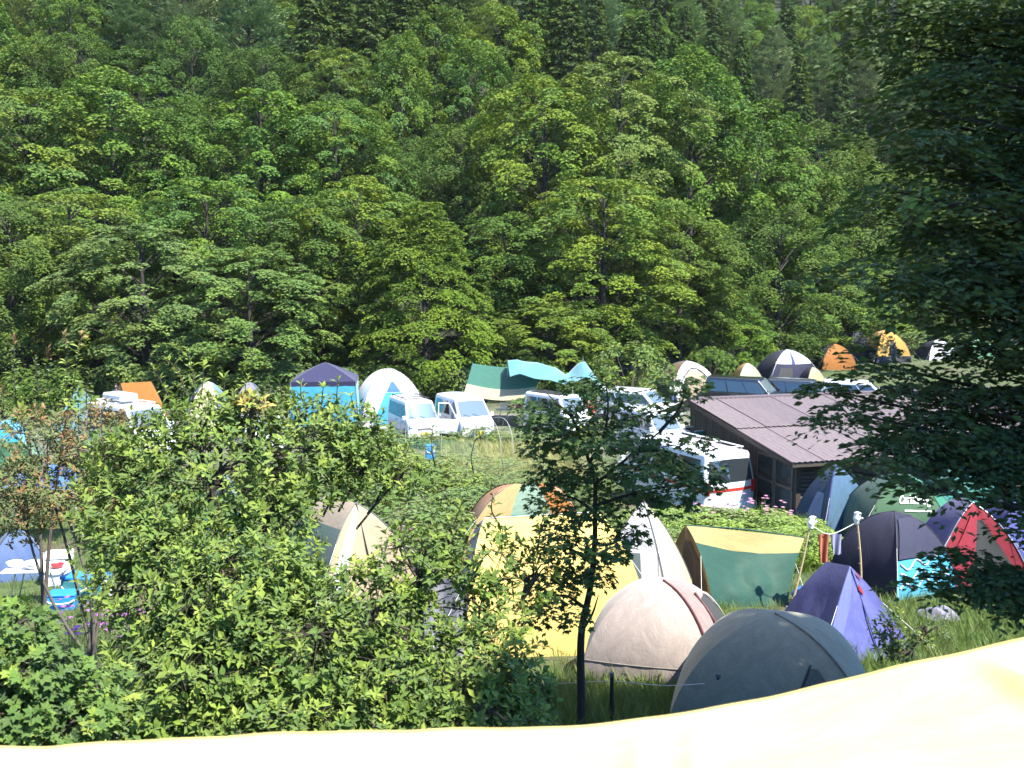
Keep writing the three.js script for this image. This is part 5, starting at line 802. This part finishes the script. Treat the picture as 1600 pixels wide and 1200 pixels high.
// big dark tree at the right edge: trunk just out of view, long level limbs reaching in
{
  const root = V(9.2, land(9.2, -7.2), -7.2), t = thing('shade_tree', 'big dark tree with level branches filling the right side', 'tree', [root.x, root.y, root.z]), r = rng(51), f = new Foliage('ovate', 52), wood = [];
  const P = (x, y, d) => aim(x, y, d).sub(root);
  wood.push(tube([V(0, -0.3, 0), V(0.1, 3, 0.1), V(-0.1, 5, -0.1), V(0.1, 7, 0), V(0, 8.8, 0)], 0.26, 0.05, 9, 24));
  const reach = [[1395, 20, 9.5, 1], [1420, 70, 8.5, 1], [1405, 130, 10, 1], [1440, 170, 8, 1], [1385, 215, 10, 0.8], [1430, 250, 9, 1], [1400, 300, 8, 1], [1385, 350, 9.5, 0.9], [1425, 390, 8.5, 1], [1380, 430, 9, 1], [1430, 470, 8, 1], [1440, 480, 9.5, 0.8], [1490, 60, 9.5, 1], [1500, 200, 9.5, 1], [1495, 330, 9.5, 1], [1490, 450, 9, 1], [1560, 520, 8, 0.7], [1356, 565, 8.6, 0.5], [1311, 612, 8.6, 0.9], [1376, 605, 8.2, 1], [1356, 650, 8.2, 1], [1336, 690, 8, 0.8], [1326, 735, 7.6, 0.7], [1386, 700, 8, 1], [1412, 645, 8.8, 1], [1432, 690, 8.4, 1], [1386, 718, 8, 0.8], [1432, 708, 8.2, 1], [1482, 605, 8.6, 1], [1482, 660, 8.2, 1], [1492, 715, 8.4, 1], [1542, 620, 8.6, 1], [1542, 690, 8, 1], [1552, 745, 8, 1], [1592, 645, 8.6, 1], [1602, 720, 8, 1], [1535, 765, 8, 0.5], [1582, 790, 8, 0.7], [1604, 840, 8, 0.7], [1530, 900, 7.8, 0.7], [1545, 925, 7.8, 1], [1550, 895, 8, 1], [1590, 925, 7.6, 1], [1515, 945, 7.6, 0.6], [1540, 950, 7.6, 0.8], [1525, 545, 8, 0.8], [1585, 560, 8, 1], [1490, 530, 8.4, 0.5], [1560, 590, 8.2, 1], [1580, 130, 8.6, 1], [1590, 300, 8.5, 1], [1580, 420, 8, 1], [1560, 30, 8, 1], [1440, 900, 8, 0.35], [1530, 380, 8.5, 1], [1510, 120, 8, 1], [1470, 280, 8, 1], [1520, 250, 9.2, 1], [1470, 400, 8, 1], [1550, 470, 9, 1]];
  for (let i = 0; i < 70; i++) { const a = r() * 6.28, y = 2.5 + 6.5 * r(), L = 3.4 * Math.sqrt(Math.max(0.1, 1 - ((y - 5) / 5) ** 2)) * (0.6 + 0.5 * r()); if (Math.cos(a) > -0.1 && Math.sin(a) > -0.6) reach.push([null, V(Math.cos(a) * L, y, Math.sin(a) * L), 0, 1]); }
  for (const [x, y, z] of [[3.0, 10.9, -8.6], [3.4, 11.3, -7.9], [4.0, 11.8, -7.6], [3.6, 10.8, -8.9], [4.4, 12.2, -7.4], [3.0, 11.6, -7.5], [4.6, 11.4, -6.8]]) reach.push([null, V(x, y, z).sub(root), 0, 1.3]);  // unseen limbs above the view, added to shade the maple
  for (const [px, py, d, dn] of reach) {
    const tip = px === null ? py : P(px, py, d > 8.8 ? d - 1.6 : d - 0.6), y0 = clamp(tip.y - 0.28 * Math.hypot(tip.x, tip.z), 1.2, 8.4), base = V(0, y0, 0), mid = base.clone().lerp(tip, 0.55).add(V(0, 0.12, 0));
    wood.push(tube([base, mid, tip], 0.06, 0.008, 5, 10));
    const n = px === null ? 3 : py < 520 ? 8 : 6, along = new THREE.CatmullRomCurve3([base, mid, tip]);
    for (let k = 0; k < n; k++) {
      const c = along.getPoint(1 - k * (px === null ? 0.16 : 0.075)).add(V((r() - 0.5) * 0.3, (r() - 0.5) * 0.16, (r() - 0.5) * 0.5)), R = (px === null ? 0.8 : py < 520 ? 0.5 : 0.36) * (0.8 + 0.5 * r());
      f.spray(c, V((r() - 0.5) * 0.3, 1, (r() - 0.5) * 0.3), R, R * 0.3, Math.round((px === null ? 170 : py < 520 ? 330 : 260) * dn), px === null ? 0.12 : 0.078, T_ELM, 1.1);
      wood.push(bar(along.getPoint(Math.max(0, 1 - k * 0.09 - 0.1)), c, 0.006, 0.003, 3));
    }
  }
  wood.push(tube([P(1560, 330, 7.2), P(1490, 318, 6.8), P(1428, 340, 6.6)], 0.012, 0.004, 4, 10)); f.spray(P(1438, 322, 6.6), V(-0.3, 1, 0.4), 0.14, 0.1, 26, 0.075, T_BUSH, 1); f.spray(P(1428, 342, 6.6), V(-0.3, 1, 0.4), 0.12, 0.08, 18, 0.07, T_BUSH, 1);  // sprig caught by the sun: its sunlight is put into a brighter leaf tone
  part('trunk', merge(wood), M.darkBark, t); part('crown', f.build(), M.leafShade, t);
}
// tall trees on the bank to the right, out of view, whose high crowns put this corner in the shade
{
  const tallKit = broadleaf(81, { tones: T_DARK, low: 6.8, H: 11.6, R: 2.25, sprays: 110 });
  [[8.2, -5.2, 1, 1], [11.2, -3.8, 1, 1], [7.3, -3.4, 1, 1.02]].forEach(([x, z, s, sy], i) => plant(tallKit, 'broadleaf_tree', `tall high-crowned tree on the bank right of the view, ${['middle of three', 'farthest from the yellow tarp', 'nearest the yellow tarp'][i]}`, 'tree', V(x, land(x, z), z), i * 2, [s, sy, s], M.leafFar, 'trees on the bank right of the view'));
}

// ---------- low shrubs, weeds, flowers, grass ----------
const shrubKits = { lime: [71, 72].map((s) => shrub(s, { tones: [...T_LIME, ...T_BUSH], leaf: 0.13, per: 90 })), mid: [73, 74].map((s) => shrub(s, { tones: [...T_OLIVE, ...T_MID], leaf: 0.17, per: 70 })), dark: [75].map((s) => shrub(s, { tones: T_DARK, leaf: 0.16, per: 80 })), bright: [77, 78].map((s) => shrub(s, { tones: [[0.17, 0.26, 0.025], [0.2, 0.29, 0.03], [0.14, 0.22, 0.022]], leaf: 0.12, per: 90 })), crop: [76].map((s) => shrub(s, { tones: T_PALE, leaf: 0.26, per: 40, shape: 'blade', flat: 0.9 })) };
function bush(kind, px, d, s, sy, label, group) { const k = shrubKits[kind], p = spot(px, d); plant(k[Math.abs(Math.round(px)) % k.length], 'shrub', label, 'shrub', p, px * 0.7, [s, sy, s], kind === 'dark' ? M.leafFar : M.leafNear, group, M.bark, ['stems', 'leaves']); }
[[595, 30, 1.2, 1.1, 'below the small white van'], [655, 28.5, 1.3, 0.95, 'left of the garden hoops'], [560, 33, 1.3, 1.1, 'left of the garden net'], [705, 27.5, 1.2, 0.8, 'in front of the garden net'], [530, 35, 1.4, 1.2, 'below the white dome tent']].forEach(([px, d, s, sy, w]) => bush('lime', px, d, s, sy, `bright green shrub ${w}`, 'shrubs round the garden plot'));
[[715, 29.5, 1.2, 0.9, 'left'], [765, 29, 1.2, 0.8, 'middle'], [815, 28.5, 1.3, 0.85, 'right']].forEach(([px, d, s, sy, w]) => bush('crop', px, d, s, sy, `grey-green long-leaved vegetable plants, ${w} clump below the garden hoops`, 'vegetables in the garden plot'));
[[1020, 23.6, 1.05, 0.5], [1075, 24, 1.1, 0.5], [1130, 23.8, 1.1, 0.48], [1185, 24, 1.1, 0.46], [1240, 23.6, 0.9, 0.42], [1262, 21.4, 0.8, 0.5], [1225, 22, 0.9, 0.4]].forEach(([px, d, s, sy], i) => bush('bright', px, d, s, sy, `low bright weeds, ${['first', 'second', 'third', 'fourth', 'fifth', 'clump behind the clothes line', 'clump behind the fly tent'][i]}${i < 5 ? ' clump from the left below the striped van' : ''}`, 'weeds below the striped van'));
[[1045, 20.4, 0.8, 0.6, 'at the left end of the fly tent'], [665, 21.5, 1.1, 0.8, 'behind the cream tent'], [730, 24, 1, 0.8, 'left of the orange and teal tent'], [445, 24, 1.2, 1.2, 'behind the tall glossy bush'], [250, 26, 1.5, 1.2, 'behind the rust-brown tree'], [610, 24.5, 1, 0.8, 'above the cream tent']].forEach(([px, d, s, sy, w]) => bush('mid', px, d, s, sy, `olive green shrub ${w}`, 'shrubs between the tents'));
[[750, 43, 0.9, 0.5, 'right of the white vans'], [800, 42.5, 1, 0.5, 'below the camp kitchen'], [620, 42.5, 1, 0.4, 'under the bumper of the small white van'], [690, 42.5, 1, 0.4, 'between the two white vans and net'], [930, 44, 0.9, 0.5, 'left of the white minivan']].forEach(([px, d, s, sy, w]) => bush('lime', px, d, s, sy, `low green weeds ${w}`, 'weeds along the parking place'));
{
  const r = rng(91);
  for (let px = -80, i = 0; px < 1480; px += 44, i++) { let d = 58; for (let q = 0; q < 8; q++) d = lerp(d, woodsEdge((px - 800) / FOCAL * d), 0.7); d += -1.6 + r() * 2.5; if (px > 1280 && px < 1420) d += 3; if (px < 960 || r() < 0.45) bush(r() < 0.75 ? 'dark' : 'mid', px, d, 1.1 + r() * 1.0, 0.8 + r() * 0.9, `undergrowth bush at the foot of the wood ${markOf(px).replace('above', 'behind')}`, 'undergrowth along the forest edge'); }
  bush('lime', 985, 56, 2.0, 2.3, 'bright yellow-green bush between the sky-blue tarp and white arched tent', 'undergrowth along the forest edge');
  for (const [px, d] of [[1440, 92], [1475, 95], [1410, 94], [1520, 93]]) bush('lime', px, d, 2.4, 1.3, `sunlit grassy bush on the far slope ${px < 1420 ? 'right above the bright orange tent' : px < 1460 ? 'left of the far white tent' : px < 1500 ? 'above the far white tent' : 'above the far green tent'}`, 'bushes on the far grass');
}
function flowers(px, d, s, label, violet) {
  const p = spot(px, d), t = thing('flower_clump', label, 'flowers', [p.x, p.y, p.z], px, 'clumps of pink flowers'), r = rng(px), f = new Foliage('blade', px + 1), b = new Foliage('rhomb', px + 2);
  for (let i = 0; i < 26; i++) {
    const a = r() * 6.28, q = Math.sqrt(r()) * 0.55, h = 0.5 + 0.5 * r(), x = Math.cos(a) * q, z = Math.sin(a) * q, k = 0.8 + 0.4 * r();
    f.leaf(x * 0.6, -0.05, z * 0.6, x * 0.3, 1, z * 0.3, 0.3, 0.2, 1, h * 1.05, [0.07, 0.13, 0.02], 0.3);
    for (let j = 0; j < 9; j++) { const e = r() * 6.28, y = h * (0.15 + 0.7 * r()); f.leaf(lerp(x * 0.6, x, y), y, lerp(z * 0.6, z, y), Math.cos(e), 0.35, Math.sin(e), 0, 1, 0, 0.16, [0.1 * k, 0.17 * k, 0.025]); }
    if (i < 18) for (let j = 0; j < 7; j++) { const e = j * 0.8976, c = violet ? [0.42, 0.12, 0.5] : [0.6, 0.26, 0.42]; b.leaf(x, h, z, Math.cos(e), 0.15, Math.sin(e), r() * 0.2, 1, 0.3, 0.075, [c[0] * k, c[1] * k, c[2] * k], 1.1); }
  }
  part('stems', f.build(), M.leafNear, t); part('blossoms', b.build(), M.leafNear, t); t.scale.setScalar(s);
}
[[1112, 24.6, 1], [1145, 24.7, 1], [1178, 24.6, 1], [1210, 24.3, 0.9]].forEach(([px, d, s], i) => flowers(px, d, s, `pale pink flowers below the striped van, ${['first', 'second', 'third', 'fourth'][i]} clump from the left`));
[[650, 20.6, 1], [682, 20.8, 0.9]].forEach(([px, d, s], i) => flowers(px, d, s, `pink flowers ${i ? 'nearest the yellow tent' : 'nearest the cream tent'}`));
[[128, 14.6, 0.8], [170, 14.2, 0.8], [205, 14.4, 0.7]].forEach(([px, d, s], i) => flowers(px, d, s, `violet-pink flowers at the left, ${['left', 'middle', 'right'][i]} clump`, true));
{
  const tuft = (seed, n, spread) => { const f = new Foliage('blade', seed), r = rng(seed); for (let i = 0; i < n; i++) { const a = r() * 6.28, q = r() * spread, k = 0.8 + 0.4 * r(); f.leaf(Math.cos(a) * q, -0.03, Math.sin(a) * q, Math.cos(a) * 0.5 + (r() - 0.5) * 0.5, 1, Math.sin(a) * 0.5 + (r() - 0.5) * 0.5, Math.cos(a + 0.8), 0.4, Math.sin(a + 0.8), 0.7 + 0.5 * r(), [k, k, k], 0.6); } return f.build(); };
  const lay = (name, geo, list) => { const m = new THREE.InstancedMesh(geo, M.leafNear, list.length), q = new THREE.Object3D(), c = new THREE.Color(); m.name = name; m.userData.kind = 'stuff'; m.userData.label = list.label; m.castShadow = m.receiveShadow = true; list.forEach(([x, z, s, turn, tone], i) => { q.position.set(x, land(x, z), z); q.rotation.set(0, turn, 0); q.scale.set(s * 0.8, s, s * 0.8); q.updateMatrix(); m.setMatrixAt(i, q.matrix); m.setColorAt(i, c.setRGB(...tone)); }); scene.add(m); };
  const r = rng(95), turf = [], tall = [], dry = [], tones = [[0.1, 0.17, 0.025], [0.13, 0.19, 0.03], [0.085, 0.15, 0.025], [0.16, 0.19, 0.045]];
  for (let i = 0; i < 26000; i++) { const d = 7 + 29 * r() ** 0.8, px = -150 + 1900 * r(), p = spot(px, d), n = fbm(p.x / 2.2, p.z / 2.2, 4); if (n > -0.35 + 0.5 * (r() - 0.5)) turf.push([p.x, p.z, 0.09 + 0.12 * r() + 0.1 * Math.max(0, n), r() * 6.28, pick(r, tones)]); }
  for (let i = 0; i < 1500; i++) { const px = 860 + 220 * r(), d = 10 + 2.6 * r(), p = spot(px, d); tall.push([p.x, p.z, 0.2 + 0.3 * r() * r(), r() * 6.28, pick(r, tones)]); }
  for (let i = 0; i < 1600; i++) { const px = 1290 + 330 * r(), d = 10 + 8 * r(), p = spot(px, d); tall.push([p.x, p.z, 0.14 + 0.22 * r(), r() * 6.28, pick(r, tones)]); }
  for (let i = 0; i < 1500; i++) { const px = 1000 + 280 * r(), d = 20.5 + 4.5 * r(), p = spot(px, d); tall.push([p.x, p.z, 0.25 + 0.35 * r(), r() * 6.28, pick(r, [[0.15, 0.24, 0.03], [0.18, 0.27, 0.035]])]); }
  for (let i = 0; i < 2600; i++) { const px = 700 + 190 * r(), d = 31 + 11 * r(), p = spot(px, d); dry.push([p.x, p.z, 0.25 + 0.4 * r(), r() * 6.28, pick(r, [[0.34, 0.3, 0.12], [0.28, 0.28, 0.09], [0.2, 0.24, 0.06]])]); }
  for (let i = 0; i < 4000; i++) { const px = -50 + 1650 * r(), d = 36 + 20 * r(), p = spot(px, d); if (fbm(p.x / 4, p.z / 4, 9) > 0.05) turf.push([p.x, p.z, 0.14 + 0.2 * r(), r() * 6.28, pick(r, tones)]); }
  turf.label = 'short green turf over the camp ground'; tall.label = 'taller wild grass between the tents'; dry.label = 'dry straw-coloured grass in the garden plot';
  lay('turf_grass', tuft(1, 11, 0.55), turf); lay('tall_grass', tuft(2, 12, 0.3), tall); lay('dry_grass', tuft(3, 12, 0.35), dry);
}

// ---------- look-alikes that share a label are told apart by their order from the left ----------
{
  const same = new Map(), words = ['first', 'second', 'third', 'fourth', 'fifth', 'sixth', 'seventh', 'eighth', 'ninth', 'tenth', 'eleventh', 'twelfth'];
  for (const o of scene.children) if (o.userData.label && o.userData.category) same.set(o.userData.label, [...(same.get(o.userData.label) || []), o]);
  for (const list of same.values()) if (list.length > 1) list.sort((a, b) => a.position.x / -a.position.z - b.position.x / -b.position.z).forEach((o, i) => { o.userData.label += list.length === 2 ? (i ? ', right of two' : ', left of two') : list.length === 3 ? ['', ', left of three', ', middle of three', ', right of three'][i + 1] : `, ${words[i] || 'last'} from left`; });
}

renderer.render(scene, camera);
